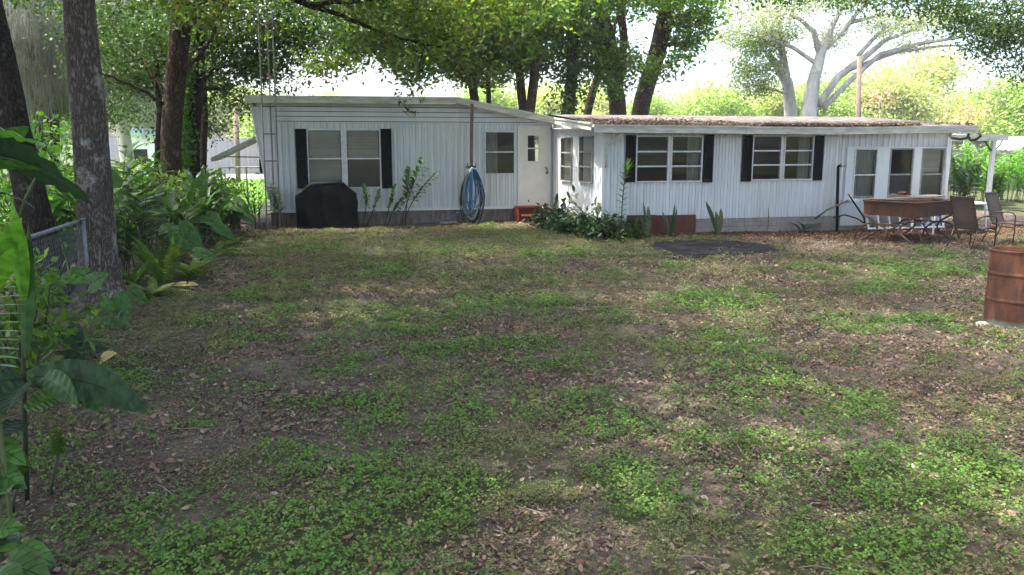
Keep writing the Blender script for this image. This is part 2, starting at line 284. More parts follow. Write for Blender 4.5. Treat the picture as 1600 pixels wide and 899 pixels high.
# ---------------------------------------------------------------- ground
def build_ground():
    xs = np.concatenate([[-900,-300,-120,-60,-30,-18,-12,-8], np.arange(-6, 18, .12), [18.5,20,24,30,45,80,200,900]])
    ys = np.concatenate([[-500,-100,-30,-10,-4,0], np.arange(2, 23, .12), [23.5,25,28,34,45,60,90,150,300,1500]])
    X, Y = np.meshgrid(xs, ys); Z = gh(X, Y); Z[(X<-6.1)|(X>18)|(Y>23)|(Y<1.9)] = 0
    Z = np.where((X > 5.9) & (Y > 16.6), -.02, Z); Z = np.where(Y > 20.5, -.02, Z)
    v = np.stack([X, Y, Z], -1).reshape(-1,3); nx = len(xs); ny = len(ys)
    i = np.arange((nx*ny)).reshape(ny, nx); f = np.stack([i[:-1,:-1], i[:-1,1:], i[1:,1:], i[1:,:-1]], -1).reshape(-1,4)
    m = bpy.data.materials.new('yard_soil'); m.use_nodes = True; n = m.node_tree.nodes; L = m.node_tree.links.new; p = n['Principled BSDF']
    p.inputs['Roughness'].default_value = .95; p.inputs['Specular IOR Level'].default_value = .1
    at = n.new('ShaderNodeAttribute'); at.attribute_name = 'green'; tc = n.new('ShaderNodeTexCoord')
    def nz(s, d=8):
        t = n.new('ShaderNodeTexNoise'); t.inputs['Scale'].default_value = s; t.inputs['Detail'].default_value = d; t.inputs['Roughness'].default_value = .65; L(tc.outputs['Object'], t.inputs['Vector']); return t
    def rp(a, b, c, d, f_):
        r = n.new('ShaderNodeValToRGB'); r.color_ramp.elements[0].position = a; r.color_ramp.elements[1].position = b
        r.color_ramp.elements[0].color = (*c,1); r.color_ramp.elements[1].color = (*d,1); L(f_, r.inputs[0]); return r.outputs[0]
    soil = rp(.38, .66, (.024,.018,.014), (.13,.10,.076), nz(42).outputs['Fac'])
    big = rp(.45, .7, (0,0,0), (1,1,1), nz(.9, 4).outputs['Fac'])
    mx = n.new('ShaderNodeMixRGB'); L(big, mx.inputs[0]); L(soil, mx.inputs[1]); mx.inputs[2].default_value = (.15,.12,.098,1)
    gr = rp(.35, .7, (.022,.036,.010), (.07,.10,.026), nz(30).outputs['Fac'])
    ad = n.new('ShaderNodeMath'); ad.operation = 'ADD'; L(at.outputs['Fac'], ad.inputs[0]); b2 = n.new('ShaderNodeMath'); b2.operation = 'MULTIPLY_ADD'; b2.inputs[1].default_value = 1.0; b2.inputs[2].default_value = -.5
    L(nz(14).outputs['Fac'], b2.inputs[0]); L(b2.outputs[0], ad.inputs[1])
    gm = rp(.5, .75, (0,0,0), (.75,.75,.75), ad.outputs[0])
    m2 = n.new('ShaderNodeMixRGB'); L(gm, m2.inputs[0]); L(mx.outputs[0], m2.inputs[1]); L(gr, m2.inputs[2]); L(m2.outputs[0], p.inputs['Base Color'])
    b = n.new('ShaderNodeBump'); b.inputs['Strength'].default_value = .8; b.inputs['Distance'].default_value = .03; L(nz(45, 6).outputs['Fac'], b.inputs['Height']); L(b.outputs[0], p.inputs['Normal'])
    o = np_mesh('ground', v, f, np.zeros(len(f)), m); tag(o, 'patchy yard soil with weeds and fallen leaves', 'ground', kind='structure')
    gv = green(v[:,0], v[:,1]); far = (v[:,1] > 24) | (v[:,0] < -7) | (v[:,0] > 19) | (v[:,1]<1); gv[far] = 1.2
    a = o.data.attributes.new('green', 'FLOAT', 'POINT'); a.data.foreach_set('value', gv.astype(np.float32))
    o.data.polygons.foreach_set('use_smooth', [True]*len(f))
build_ground()
def hidden(x, y):      # under the house or the tarp
    return ((y > 20.7) & (x < 6) & (x > -1.3)) | ((y > 16.8) & (x > 5.9) & (x < 14.6))
MATX = [(1012,384),(1040,379),(1095,378),(1150,379),(1200,385),(1226,394),(1180,398),(1130,399),(1095,404),(1060,403),(1035,395)]
_m0 = [G(*p) for p in MATX]; MATP = []
for _a, _b in zip(_m0, _m0[1:]+_m0[:1]):
    for _k in range(6): MATP.append(_a.lerp(_b, _k/6) + Vector((RR(-.07,.07), RR(-.12,.12), 0)))
_mp = np.array([(p.x, p.y) for p in MATP])
def in_mat(x, y):
    r = np.zeros(len(x), bool); j = len(_mp)-1
    for i in range(len(_mp)):
        xi, yi = _mp[i]; xj, yj = _mp[j]
        c = ((yi > y) != (yj > y)) & (x < (xj-xi)*(y-yi)/(yj-yi)+xi); r ^= c; j = i
    return r
def scatter(dens, y0, y1):
    """random ground points in the wedge the yard fills, dens per square metre"""
    w0, w1 = -3.2, 17.5; n = int(dens*(y1-y0)*(w1-w0)); x = RNG.uniform(w0, w1, n); y = RNG.uniform(y0, y1, n)
    k = (x < y*.95+2.5) & (x > -.62*y - .3); x = x[k]; y = y[k]; k = ~hidden(x, y); return x[k], y[k]
def build_cover():
    V = []; Fc = []; R = []; off = 0
    VO = []; FO = []; RO = []; offo = 0
    for y0, y1, d, s in ((2.8,5.5,2700,.0185),(5.5,8,2000,.021),(8,12,1450,.024),(12,21.2,850,.029)):
        x, y = scatter(d, y0, y1); g = green(x, y)
        pr = np.clip((g-.22)/.52, .10, .85)*np.clip(fbm(x+31,y+17,.22,2)*2.2-.35,.1,1); k = RNG.random(len(x)) < pr; x, y, g = x[k], y[k], g[k]
        k = ~in_mat(x, y); x, y, g = x[k], y[k], g[k]
        n = len(x); tall = np.clip((g-.4)*1.2, 0, .5)*.13 + .018
        hz = gh(x, y) + RNG.random(n)*tall + .008; ol = fbm(x+5, y-3, .9, 3) + .25*RNG.random(n) > (.57 + np.clip(g-.62,0,.3) - .03*np.clip(y-7,0,10))
        for q in range(3):       # three leaflets per sprig
            a = RNG.random(n)*6.283 + q*2.1; sz = s*RNG.uniform(.65,1.25,n)
            T = np.stack([np.cos(a), np.sin(a), RNG.normal(0,.35,n)], 1); T = unit(T)
            N = unit(np.stack([RNG.normal(0,.6,n), RNG.normal(0,.6,n)-.2, np.ones(n)], 1)); N = unit(N - T*np.sum(N*T,1,keepdims=True))
            P = np.stack([x,y,hz+RNG.random(n)*.012],1) + T*sz[:,None]*.55
            v, f = leaves_np(P, N, T, sz, sz*np.where(ol,.45,.85), .08)
            r = np.clip(RNG.normal(.5,.25,n) + (g-.6)*.6, 0, 1)
            m4 = np.repeat(ol, 4); vo = v[m4]; fo = np.arange(len(vo)).reshape(-1,4)+offo; VO.append(vo); FO.append(fo); RO.append(r[ol]); offo += len(vo)
            vg = v[~m4]; fg = np.arange(len(vg)).reshape(-1,4)+off; V.append(vg); Fc.append(fg); R.append(r[~ol]); off += len(vg)
    o = np_mesh('clover_cover', np.concatenate(V), np.concatenate(Fc), np.concatenate(R), LF_weed); tag(o, 'bright green clover and low weeds spread over the yard', 'weeds', kind='stuff')
    o = np_mesh('grass_cover', np.concatenate(VO), np.concatenate(FO), np.concatenate(RO), LF_weedo); tag(o, 'thin olive grass blades between the clover patches', 'grass', kind='stuff')
    V = []; Fc = []; R = []; off = 0
    for y0, y1, d, s in ((2.8,6,1500,.033),(6,10,1200,.036),(10,20.6,650,.043),(2.8,7,2600,.013),(7,12,1100,.019)):
        x, y = scatter(d, y0, y1); g = green(x, y); k = (RNG.random(len(x)) < np.clip(1.15-g, .25, 1)) & (RNG.random(len(x)) < fbm(x-7, y+3, 1.1, 4)*1.5-.05)
        dk = in_mat(x, y); k &= (~dk) | (RNG.random(len(x)) < .3); x, y = x[k], y[k]; n = len(x)
        N, T = rand_frames(n, 2.2); sz = s*np.clip(RNG.lognormal(-.2,.38,n),.35,1.8)
        P = np.stack([x, y, gh(x,y)+.012+RNG.random(n)*.014],1)
        B = np.cross(N,T); Lh = sz[:,None]*.5; W = sz[:,None]*RNG.uniform(.18,.3,n)[:,None]; cu = N*sz[:,None]*RNG.uniform(.0,.22,n)[:,None]
        v = np.stack([P-T*Lh+cu*.5, P-T*Lh*.3+B*W, P+T*Lh*.4+B*W*.9, P+T*Lh+cu, P+T*Lh*.4-B*W*.9, P-T*Lh*.3-B*W],1).reshape(-1,3)
        V.append(v); Fc.append(np.arange(len(v)).reshape(-1,6)+off); R.append(RNG.random(n)); off += len(v)
    o = np_mesh('leaf_litter', np.concatenate(V), np.concatenate(Fc), np.concatenate(R), LF_dead); tag(o, 'brown fallen leaves strewn across the yard', 'leaf litter', kind='stuff')
    n = 420; tw = MB(); x, y = scatter(2.2, 3, 19)
    for a_, b_ in zip(x, y):
        th = RR(0,6.28); L_ = RR(.06,.28); z = float(gh(np.array([a_]),np.array([b_]))[0])+.02; d = Vector((math.cos(th),math.sin(th),RR(-.03,.08)))*L_; p = Vector((a_,b_,z)); tw.tube([p, p+d*.5+Vector((0,0,RR(0,.015))), p+d], [.0035,.003,.0015], 4)
    o = tw.build('fallen_twigs', mat('grey_twig', (.16,.12,.10), (.26,.21,.18), 9, .9)); tag(o, 'thin grey twigs scattered over the yard', 'twigs', kind='stuff')
    # red-brown drift of leaves along the right part of the house
    n = 14000; x = RNG.uniform(6.2, 17, n); y = 16.7 - np.abs(RNG.normal(0,1,n))*np.clip((x-8)*.35,.15,1.5); k = ~in_mat(x, y); x=x[k]; y=y[k]; n=len(x)
    N, T = rand_frames(n, 2.5); sz = RNG.uniform(.03,.07,n); v, f = leaves_np(np.stack([x,y,gh(x,y)+.02+RNG.random(n)*.03],1), N, T, sz, sz*.5, .1)
    o = np_mesh('leaf_drift', v, f, RNG.random(n), LF_deadr); tag(o, 'red-brown drift of dead leaves below the right half of the house', 'leaf litter', kind='stuff')
build_cover()
mb = MB(); 
mb.add([(p.x, p.y, gh(p.x,p.y)+.028) for p in MATP] + [(p.x, p.y, gh(p.x,p.y)-.03) for p in MATP], [tuple(range(len(MATP)-1,-1,-1))]+[(i,(i+1)%len(MATP),(i+1)%len(MATP)+len(MATP),i+len(MATP)) for i in range(len(MATP))])
o = mb.build('tarp', m_asphalt); tag(o, 'black tarp lying flat on the ground before the house', 'tarp')
# ---------------------------------------------------------------- the house
YL, YR, XS = 20.65, 16.75, 5.86
house = empty('mobile_home', (6.5, 19, 0), 'long white corrugated metal house with black shutters behind the yard', 'house')
def zl(y): return PY(700, y, YL).z
def rib_wall(name, x0, x1, Y, zbot, ztop, holes, pitch=.152, depth=.026, nx=0, m=m_siding, side=None):
    """ribbed vertical sheet facing -Y (or, with side=X, a sheet at X facing -X running over y); ztop is a function of x"""
    br = []; x = x0; k = 0
    while x < x1: br += [(x, 0), (x+pitch*.30, 0), (x+pitch*.42, -depth), (x+pitch*.80, -depth), (x+pitch*.87, .018), (x+pitch*.95, .018)]; x += pitch
    br = [b for b in br if b[0] < x1-.001] + [(x1, 0)]
    def dep(xx):
        for a, b in zip(br, br[1:]):
            if a[0] <= xx <= b[0]: return a[1] + (b[1]-a[1])*(xx-a[0])/max(b[0]-a[0],1e-6)
        return 0
    xs = sorted(set([b[0] for b in br] + [e for h in holes for e in (h[0], h[1])])); xs = [q for q in xs if x0 <= q <= x1]
    mb = MB(); P = (lambda x_, d, z: (x_, Y+d, z)) if side is None else (lambda x_, d, z: (side+d, x_, z))
    for a, b in zip(xs, xs[1:]):
        if b-a < 1e-5: continue
        mid = (a+b)/2; cuts = sorted([(h[2], h[3]) for h in holes if h[0] < mid < h[1]]); lo = zbot
        segs = []
        for c0, c1 in cuts: segs.append((lo, c0)); lo = c1
        segs.append((lo, None))
        for s0, s1 in segs:
            za = ztop(a) if s1 is None else s1; zb = ztop(b) if s1 is None else s1
            if za <= s0: continue
            q = [P(a, dep(a), s0), P(b, dep(b), s0), P(b, dep(b), zb), P(a, dep(a), za)]
            if side is not None: q = q[::-1]
            mb.add(q, [(0,1,2,3)], .5)
    return mb.build(name, m, house)
def rect(x0, x1, y0, y1, Y):
    a = PY(x0, (y0+y1)/2, Y); b = PY(x1, (y0+y1)/2, Y); xm = (x0+x1)/2; return a.x, b.x, PY(xm, y1, Y).z, PY(xm, y0, Y).z
def frame(mb, x0, x1, z0, z1, Y, t=.035, d=.05, ys=None):
    P = mb.box
    P(x0-t, x1+t, Y-d, Y+.03, z1, z1+t); P(x0-t, x1+t, Y-d-.012, Y+.03, z0-t, z0); P(x0-t, x0, Y-d, Y+.03, z0, z1); P(x1, x1+t, Y-d, Y+.03, z0, z1)
def blind(x0, x1, z0, z1, Y, par, m=m_blind):
    mb = MB(); z = z0
    while z < z1:
        mb.add([(x0,Y,z),(x1,Y,z),(x1,Y+.014,z+.024),(x0,Y+.014,z+.024)], [(0,1,2,3)]); z += .0265
    mb.build('blind', m, par)
def window(units, z0, z1, Y, rails, tint=m_alu, kind=None, label=None):
    """units: list of (x0,x1) openings; rails: heights of horizontal bars"""
    mb = MB()
    for x0, x1 in units:
        frame(mb, x0, x1, z0, z1, Y, .03)
        for r in rails: mb.box(x0, x1, Y-.035, Y+.005, r-.016, r+.016)
    for (a, b), (c, d) in zip(units, units[1:]): mb.box(b+.03, c-.03, Y-.03, Y+.02, z0-.02, z1+.02)
    wo = mb.build('window', tint, house)
    if label: wo['label'] = label
    for i, (x0, x1) in enumerate(units):
        zz = [z0] + sorted(rails) + [z1]
        for j, (a, b) in enumerate(zip(zz, zz[1:])):
            pm = MB(); yy = Y - (.018 if j % 2 == 0 else .006)
            tl = RR(-.006,.006)
            pm.add([(x0,yy,a),(x1,yy,a),(x1,yy+tl,b),(x0,yy+tl,b)], [(0,1,2,3)]); pm.build('pane', m_glass, wo)
        k = kind[i] if kind else 'dark'
        if 'blind' in k: blind(x0+.01, x1-.01, z0 if 'full' in k else z0+(z1-z0)*.52, z1-.01, Y+.06, wo)
        if 'low' in k: s = MB(); s.add([(x0,Y+.05,z0),(x1,Y+.05,z0),(x1,Y+.05,z0+(z1-z0)*.5),(x0,Y+.05,z0+(z1-z0)*.5)], [(0,1,2,3)]); s.build('screen', m_screen, wo)
        if 'curtain' in k or 'half' in k:
            s = MB(); n = 26; f = (.0,1.0) if 'curtain' in k else ((0,.45) if i == 0 else (.6,1.0)); zt = z1; zb = z0
            xa = x0+(x1-x0)*f[0]; xb = x0+(x1-x0)*f[1]
            v = []; 
            for q in range(n+1): xx = xa+(xb-xa)*q/n; yy = Y+.10+.02*math.sin(q*1.9); v += [(xx,yy,zb),(xx,yy,zt)]
            s.add(v, [(2*q,2*q+2,2*q+3,2*q+1) for q in range(n)], .5); s.build('curtain', m_curtain, wo)
    return wo
def shutter(x0, x1, z0, z1, Y):
    Y = Y-.022; mb = MB(); t = .03; mb.box(x0, x1, Y-.03, Y-.018, z0, z1); mb.box(x0, x0+t, Y-.05, Y-.03, z0, z1); mb.box(x1-t, x1, Y-.05, Y-.03, z0, z1)
    mb.box(x0+t, x1-t, Y-.05, Y-.03, z1-.05, z1); mb.box(x0+t, x1-t, Y-.05, Y-.03, z0, z0+.05); mb.box(x0+t, x1-t, Y-.049, Y-.03, (z0+z1)/2-.02, (z0+z1)/2+.02)
    z = z0+.06
    while z < z1-.06:
        mb.add([(x0+t,Y-.047,z),(x1-t,Y-.047,z),(x1-t,Y-.031,z+.026),(x0+t,Y-.031,z+.026)], [(0,1,2,3)]); z += .033
    mb.build('shutter', m_black, house)
# left wing ------------------------------------------------------
seamz = zl(192); skl = zl(325)+.0; XL0 = PY(425, 300, YL).x
w1a = rect(482.5, 533.5, 204, 293, YL); w1b = rect(542.5, 593, 204, 293, YL); z0, z1 = w1a[2], w1a[3]
w2 = rect(758.5, 802.5, 207, 271, YL); dr = rect(811, 856, 199.5, 321, YL)
holesL = [(w1a[0], w1a[1], z0, z1), (w1b[0], w1b[1], z0, z1), w2, dr]
rib_wall('siding', XL0, XS-.02, YL, skl, lambda x: seamz, holesL)
def ztopL(x):    # underside line of the left roof
    return 2.97 if x < 3.27 else 2.97 - (x-3.27)/(5.86-3.27)*.47
mb = MB(); zz = seamz + .008; lap = .115; n = 0     # horizontal lap siding above the seam
mb.box(XL0-.22, XS-.02, YL-.03, YL-.002, seamz-.012, seamz+.008)
xs = np.linspace(XL0-.26, XS-.02, 40)
while zz < 3.0:
    for a, b in zip(xs, xs[1:]):
        t0, t1 = min(zz+lap, ztopL(a)), min(zz+lap, ztopL(b))
        if t0 > zz+.01 and t1 > zz+.005: mb.add([(a,YL-.045,zz+.016),(b,YL-.045,zz+.016),(b,YL-.03,t1),(a,YL-.03,t0),(a,YL+.03,t0),(b,YL+.03,t1),(a,YL+.03,zz+.016),(b,YL+.03,zz+.016)], [(0,1,2,3),(3,2,5,4),(1,0,6,7)], .5)
    zz += lap
mb.build('lap_siding', m_siding, house)
# flared end panel at the left corner
mb = MB(); zt = 2.83; xb0, xt0 = XL0-.02, PY(392,168,YL).x
for i in range(4):
    a, b = i/4, (i+.8)/4; la = lambda t, z: (xt0 + (xb0-.06-xt0)*(zt-z)/(zt-.66) if z > .66 else xb0-.06)
    for z_a, z_b in ((.66, zt),):
        xa0, xa1 = la(0,z_a), la(0,z_b); s = lambda x_left, t: x_left + (XL0-x_left)*t
        mb.add([(s(xa0,a),YL-.012,z_a),(s(xa0,b),YL-.022,z_a),(s(xa1,b),YL-.022,z_b),(s(xa1,a),YL-.012,z_b)], [(0,1,2,3)], .5)
        c = (i+1)/4; mb.add([(s(xa0,b),YL-.022,z_a),(s(xa0,c),YL-.012,z_a),(s(xa1,c),YL-.012,z_b),(s(xa1,b),YL-.022,z_b)], [(0,1,2,3)], .5)
mb.box(XL0-.06, XL0, YL-.03, YL-.001, skl, .66); mb.build('flared_end_panel', m_siding, house)
mb = MB(); mb.tube([(xt0,YL-.03,2.83),(XL0-.08,YL-.03,.66)], .018, 6); mb.tube([(XL0-.0,YL-.03,2.83),(XL0,YL-.03,skl)], .022, 6); mb.build('corner_trim', m_trim, house)
mb = MB(); mb.box(XL0, XS-.03, YL-.045, YL-.002, skl-.05, skl+.012); mb.build('bottom_trim', m_trim, house)
mb = MB(); x = XL0-.05
while x < XS-.1:
    if not (5.02 < x < 5.0): mb.box(x, x+.118, YL+.02+RR(0,.012), YL+.05, -.08, skl-.04)
    x += .122
mb.build('skirting', m_skirt, house)
window([w1a[:2], w1b[:2]], z0, z1, YL, [zl(247.5)], kind=['fullblind', 'blind low'], label='double window with pale blinds on the left wing')
window([w2[:2]], w2[2], w2[3], YL, [zl(238)], kind=['half'], label='small single window beside the cream door')
for a, b in ((463, 480.5), (595.5, 612)): r = rect(a, b, 201.5, 294.5, YL); shutter(*r, YL)
# door
mb = MB(); dg = rect(824.5, 842, 212, 252, YL-.02); x0, x1, z0, z1 = dr; yd = YL-.012
for q in ((x0,x1,z0,dg[2]),(x0,x1,dg[3],z1),(x0,dg[0],dg[2],dg[3]),(dg[1],x1,dg[2],dg[3])): mb.box(q[0]+.004, q[1]-.004, yd, yd+.04, q[2]+(.004 if q[2]==z0 else 0), q[3]-(.004 if q[3]==z1 else 0))
dor = mb.build('door', m_door, house)
mb = MB(); frame(mb, x0, x1, z0, z1, YL, .035, .03); mb.build('door_frame', m_trim, dor)
mb = MB(); frame(mb, dg[0], dg[1], dg[2], dg[3], YL-.012, .028, .022); zr = PY(833,232,YL).z; mb.box(dg[0], dg[1], YL-.03, YL-.0, zr-.014, zr+.014); mb.build('door_window_frame', m_trim, dor)
mb = MB(); mb.add([(dg[0],YL+.008,dg[2]),(dg[1],YL+.008,dg[2]),(dg[1],YL+.008,dg[3]),(dg[0],YL+.008,dg[3])], [(0,1,2,3)]); mb.build('door_pane', m_glass, dor)
hp = PY(855, 267, YL-.04); mb = MB(); mb.tube([hp+Vector((-.05,0,.09)), hp+Vector((-.02,-.05,.05)), hp+Vector((.0,-.05,-.02)), hp+Vector((.02,0,-.06))], .013, 6); mb.box(hp.x-.03,hp.x+.03,YL-.03,YL-.012,hp.z-.08,hp.z-.03); mb.build('door_handle', m_greymetal, dor, True)
# side wall of the right wing (faces left)
def rs(xa, xb, ya, yb):
    a = PX(xa, (ya+yb)/2, XS); b = PX(xb, (ya+yb)/2, XS); return min(a.y,b.y), max(a.y,b.y), PX((xa+xb)/2, yb, XS).z, PX((xa+xb)/2, ya, XS).z
s1 = rs(879, 895, 216.5, 282.5); s2 = rs(908, 927, 214.5, 284)
slopez = lambda y: 2.27 + (y-16.35)*(.27/3.9)
rib_wall('siding', YR, YL, 0, .34, slopez, [s1, s2], pitch=.2, depth=.012, side=XS)
for s_ in (s1, s2):
    mb = MB(); y0, y1, za, zb = s_; t = .03
    for b in ((y0-t,y1+t,zb,zb+t),(y0-t,y1+t,za-t,za),(y0-t,y0,za,zb),(y1,y1+t,za,zb)): mb.box(XS-.05, XS+.02, b[0], b[1], b[2], b[3])
    zs = [za, za+(zb-za)*.335, za+(zb-za)*.665, zb]
    for q in zs[1:3]: mb.box(XS-.04, XS, y0, y1, q-.015, q+.015)
    wo = mb.build('window', m_olive, house); wo['label'] = 'narrow three pane window on the short side wall by the door'
    for a, b in zip(zs, zs[1:]): pm = MB(); pm.add([(XS-.02,y1,a),(XS-.02,y0,a),(XS-.012,y0,b),(XS-.012,y1,b)], [(0,1,2,3)]); pm.build('pane', m_glass, wo)
    cm = MB(); cm.add([(XS+.05,y1,za),(XS+.05,y0,za),(XS+.05,y0,zb),(XS+.05,y1,zb)], [(0,1,2,3)]); cm.build('curtain', m_blind, wo)
mb = MB(); mb.box(XS-.03, XS+.03, YR-.02, YR+.03, .3, 2.25); mb.build('corner_trim', m_trim, house)
mb = MB(); mb.box(XS+.02, XS+.06, YR+.05, YL, -.08, .34); mb.build('skirting', m_block, house)
# right wing front ------------------------------------------------
XE = PY(1480, 270, YR).x; zr = lambda y, x=1100: PY(x, y, YR).z
w3 = [rect(994.5, 1042, 214, 283, YR), rect(1049, 1094.5, 214, 283, YR)]; z3 = (w3[0][2], w3[0][3])
w4 = [rect(1175.5, 1218, 213.5, 280, YR), rect(1225, 1267.5, 213.5, 280, YR)]; z4 = (w4[0][2], w4[0][3])
wn = [rect(1333.5, 1366, 234, 310, YR), rect(1388.5, 1422, 234.5, 311, YR), rect(1438, 1470, 235, 311.5, YR)]; z5 = (wn[0][2], wn[0][3])
holes = [(a[0],a[1])+z3 for a in w3] + [(a[0],a[1])+z4 for a in w4] + [(a[0],a[1])+z5 for a in wn]
rib_wall('siding', XS+.03, XE, YR, zr(342), lambda x: 2.285, holes, pitch=.152, depth=.027)
for grp, z, r, ks in ((w3, z3, (237, 261), ['dark','half']), (w4, z4, (236, 259), ['dark','half'])):
    wo = window([g[:2] for g in grp], z[0], z[1], YR, [z[0]+(z[1]-z[0])*f for f in (.333, .667)], m_alu, ks)
    wo['label'] = 'six pane window between black shutters, ' + ('nearer the side wall' if grp is w3 else 'nearer the tall narrow windows')
for (a, b, c, d) in ((976.5,991.5,211.5,284.5),(1097.5,1112.5,211,285),(1158,1173,211.5,283.5),(1269.5,1283.5,212,282)): shutter(*rect(a,b,c,d,YR), YR)
for i, g in enumerate(wn):
    wo = window([g[:2]], z5[0], z5[1], YR-.006, [zr(273, 1400)], m_olive if i else m_alu, [['curtain'],['dark low'],['blind low']][i])
    wo['label'] = ['tall narrow window with a pale curtain, left of three', 'tall narrow window in the middle of three', 'tall narrow window with a blind, nearest the corner'][i]
# flat white panels round the three tall windows
mb = MB(); xa = PY(1320, 270, YR).x; yf = YR-.044; tt = .033
xs = [xa] + [e for g in wn for e in (g[0]-tt, g[1]+tt)] + [XE-.02]
for i in range(0, len(xs), 2): mb.box(xs[i], xs[i+1], yf, yf+.008, z5[0]-tt, z5[1]+tt)
mb.box(xa-.03, XE-.02, yf-.006, yf+.008, z5[1]+tt, z5[1]+tt+.03)
mb.box(PY(1312,330,YR).x, XE-.02, yf, yf+.008, .12, z5[0]-tt-.04); mb.box(xa-.05, XE-.02, yf-.04, yf+.008, z5[0]-tt-.04, z5[0]-tt); mb.build('flat_panel', m_siding, house)
mb = MB(); mb.box(XE-.03, XE+.02, YR-.04, YR+.01, .1, 2.28); mb.build('corner_trim', m_trim, house)
mb = MB(); mb.box(XS+.04, PY(978,350,YR).x-.01, YR-.0, YR+.05, -.08, zr(342)); mb.build('skirting', m_block, house); mb = MB(); x0 = PY(1087, 350, YR).x+.01
while x0 < XE-.1: x1 = min(x0+.395, XE); mb.box(x0, x1-.008, YR+.004, YR+.06, -.08, zr(342)-.19); mb.box(x0+.0, x1-.008, YR+.006, YR+.06, zr(342)-.182, zr(342)); x0 = x1
mb.build('skirting', m_block, house)
mb = MB(); a = PY(978,350,YR).x; b = PY(1085,350,YR).x; mb.box(a, a+(b-a)*.42, YR-.06, YR-.036, -.05, zr(334)); mb.box(a+(b-a)*.425, b, YR-.056, YR-.036, -.05, zr(335)); mb.build('access_board', m_board, house)
# shell: back, right end, floors, inner room
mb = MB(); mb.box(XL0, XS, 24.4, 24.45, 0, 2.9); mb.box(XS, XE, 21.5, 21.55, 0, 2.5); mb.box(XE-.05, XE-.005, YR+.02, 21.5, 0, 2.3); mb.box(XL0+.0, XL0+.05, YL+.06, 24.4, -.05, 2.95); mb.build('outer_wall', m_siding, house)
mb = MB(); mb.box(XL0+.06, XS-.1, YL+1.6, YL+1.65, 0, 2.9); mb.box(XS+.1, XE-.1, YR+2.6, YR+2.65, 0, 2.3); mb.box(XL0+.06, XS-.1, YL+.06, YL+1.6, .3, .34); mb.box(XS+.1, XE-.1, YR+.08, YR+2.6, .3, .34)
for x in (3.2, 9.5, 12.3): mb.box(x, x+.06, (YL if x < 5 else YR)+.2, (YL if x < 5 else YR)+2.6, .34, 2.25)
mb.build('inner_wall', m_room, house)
# roofs
A, B, Cc = (PY(382,149,20.25)), PY(712,152,20.25), PY(868,184,20.25)
D = Vector((5.47, 16.35, PY(927,193,16.35).z)); XEr = PY(1527,196,16.35).x
def fascia(pts, name='fascia', hgt=.15, th=.03, m=m_dirty):
    mb = MB()
    for p, q in zip(pts, pts[1:]):
        d = (q-p); n = Vector((d.y, -d.x, 0)).normalized()*th
        mb.prism([p, q, q-Vector((0,0,hgt)), p-Vector((0,0,hgt))], n)
        mb.prism([p+n*1.01, q+n*1.01, q+n*1.01-Vector((0,0,.035)), p+n*1.01-Vector((0,0,.035))], n*.7)
    return mb.build(name, m, house)
fascia([A, B], hgt=.17); fascia([B+Vector((.005,0,.01)), Cc, D+Vector((0,0,.01))], hgt=.155)
E1, E2, E3 = PY(1165,197,16.35), PY(1310,199,16.35), PY(1527,196,16.35)
D2 = D+Vector((.03,0,-.02)); fascia([D2, Vector((E1.x,16.35,E1.z))], hgt=.165); fascia([Vector((E1.x+.006,16.34,E1.z-.01)), E2, E3], hgt=.16)
def sheet(poly, th, name, m):
    mb = MB(); mb.prism([Vector(p) for p in poly], (0,0,-th)); return mb.build(name, m, house)
sheet([A+Vector((0,.02,-.02)), B+Vector((0,.02,-.02)), Vector((B.x,25,B.z-.1)), Vector((A.x,25,A.z-.1))], .05, 'roof', m_roof)
sheet([B+Vector((.002,.02,-.02)), Cc+Vector((0,.02,-.02)), Vector((Cc.x,25,Cc.z-.05)), Vector((B.x+.002,25,B.z-.1))], .05, 'roof', m_roof)
Rz = PY(900,179.5,20.6).z; xs_ = np.linspace(D.x+.05, E3.x, 40); ys_ = np.linspace(16.36, 20.6, 12); v = []; 
def roofz(x, y):
    t = (y-16.36)/4.24; e = np.interp(x, [D.x, E1.x, E2.x, E3.x], [D.z-.03, E1.z-.02, E2.z-.02, E3.z-.01]); return e + (Rz-e)*(t**.9)
for y in ys_:
    for x in xs_: v.append((x + (.33*(y-16.36)/4.24 if x < D.x+.2 else 0), y, roofz(x,y)))
f = [(j*40+i, j*40+i+1, (j+1)*40+i+1, (j+1)*40+i) for j in range(11) for i in range(39)]
nb = len(v); v += [(x, 20.62, roofz(x,20.6)-.2) for x in xs_]; f += [(11*40+i, 11*40+i+1, nb+i+1, nb+i) for i in range(39)]
nc = len(v); v += [(x, 16.36, roofz(x,16.36)-.12) for x in xs_]; f += [(nc+i, nc+i+1, i+1, i) for i in range(39)]
mb = MB(); mb.add(v, f, .5); mb.build('roof', m_roof, house)
mb = MB(); mb.prism([Vector((D.x+.05,16.4,2.262)), Vector((XEr,16.4,2.262)), Vector((XEr,21.5,2.38)), Vector((D.x+.35,21.5,2.38))], (0,0,.02)); mb.build('soffit', m_dirty, house)
mb = MB(); mb.prism([Vector((A.x+.02,20.3,2.935)), Vector((B.x,20.3,2.935)), Vector((B.x,YL+.1,2.935)), Vector((A.x+.02,YL+.1,2.935))], (0,0,.015)); 
mb.prism([Vector((B.x,20.3,2.935)), Vector((Cc.x,20.3,2.47)), Vector((Cc.x,YL+.1,2.47)), Vector((B.x,YL+.1,2.935))], (0,0,.015)); mb.build('soffit', m_dirty, house)
mb = MB(); mb.prism([Vector((XEr-.03,16.36,E3.z-.03)), Vector((XEr-.03,20.6,Rz-.03)), Vector((XEr-.03,20.6,Rz-.25)), Vector((XEr-.03,16.36,E3.z-.16))], (.03,0,0)); mb.build('rake_board', m_dirty, house)
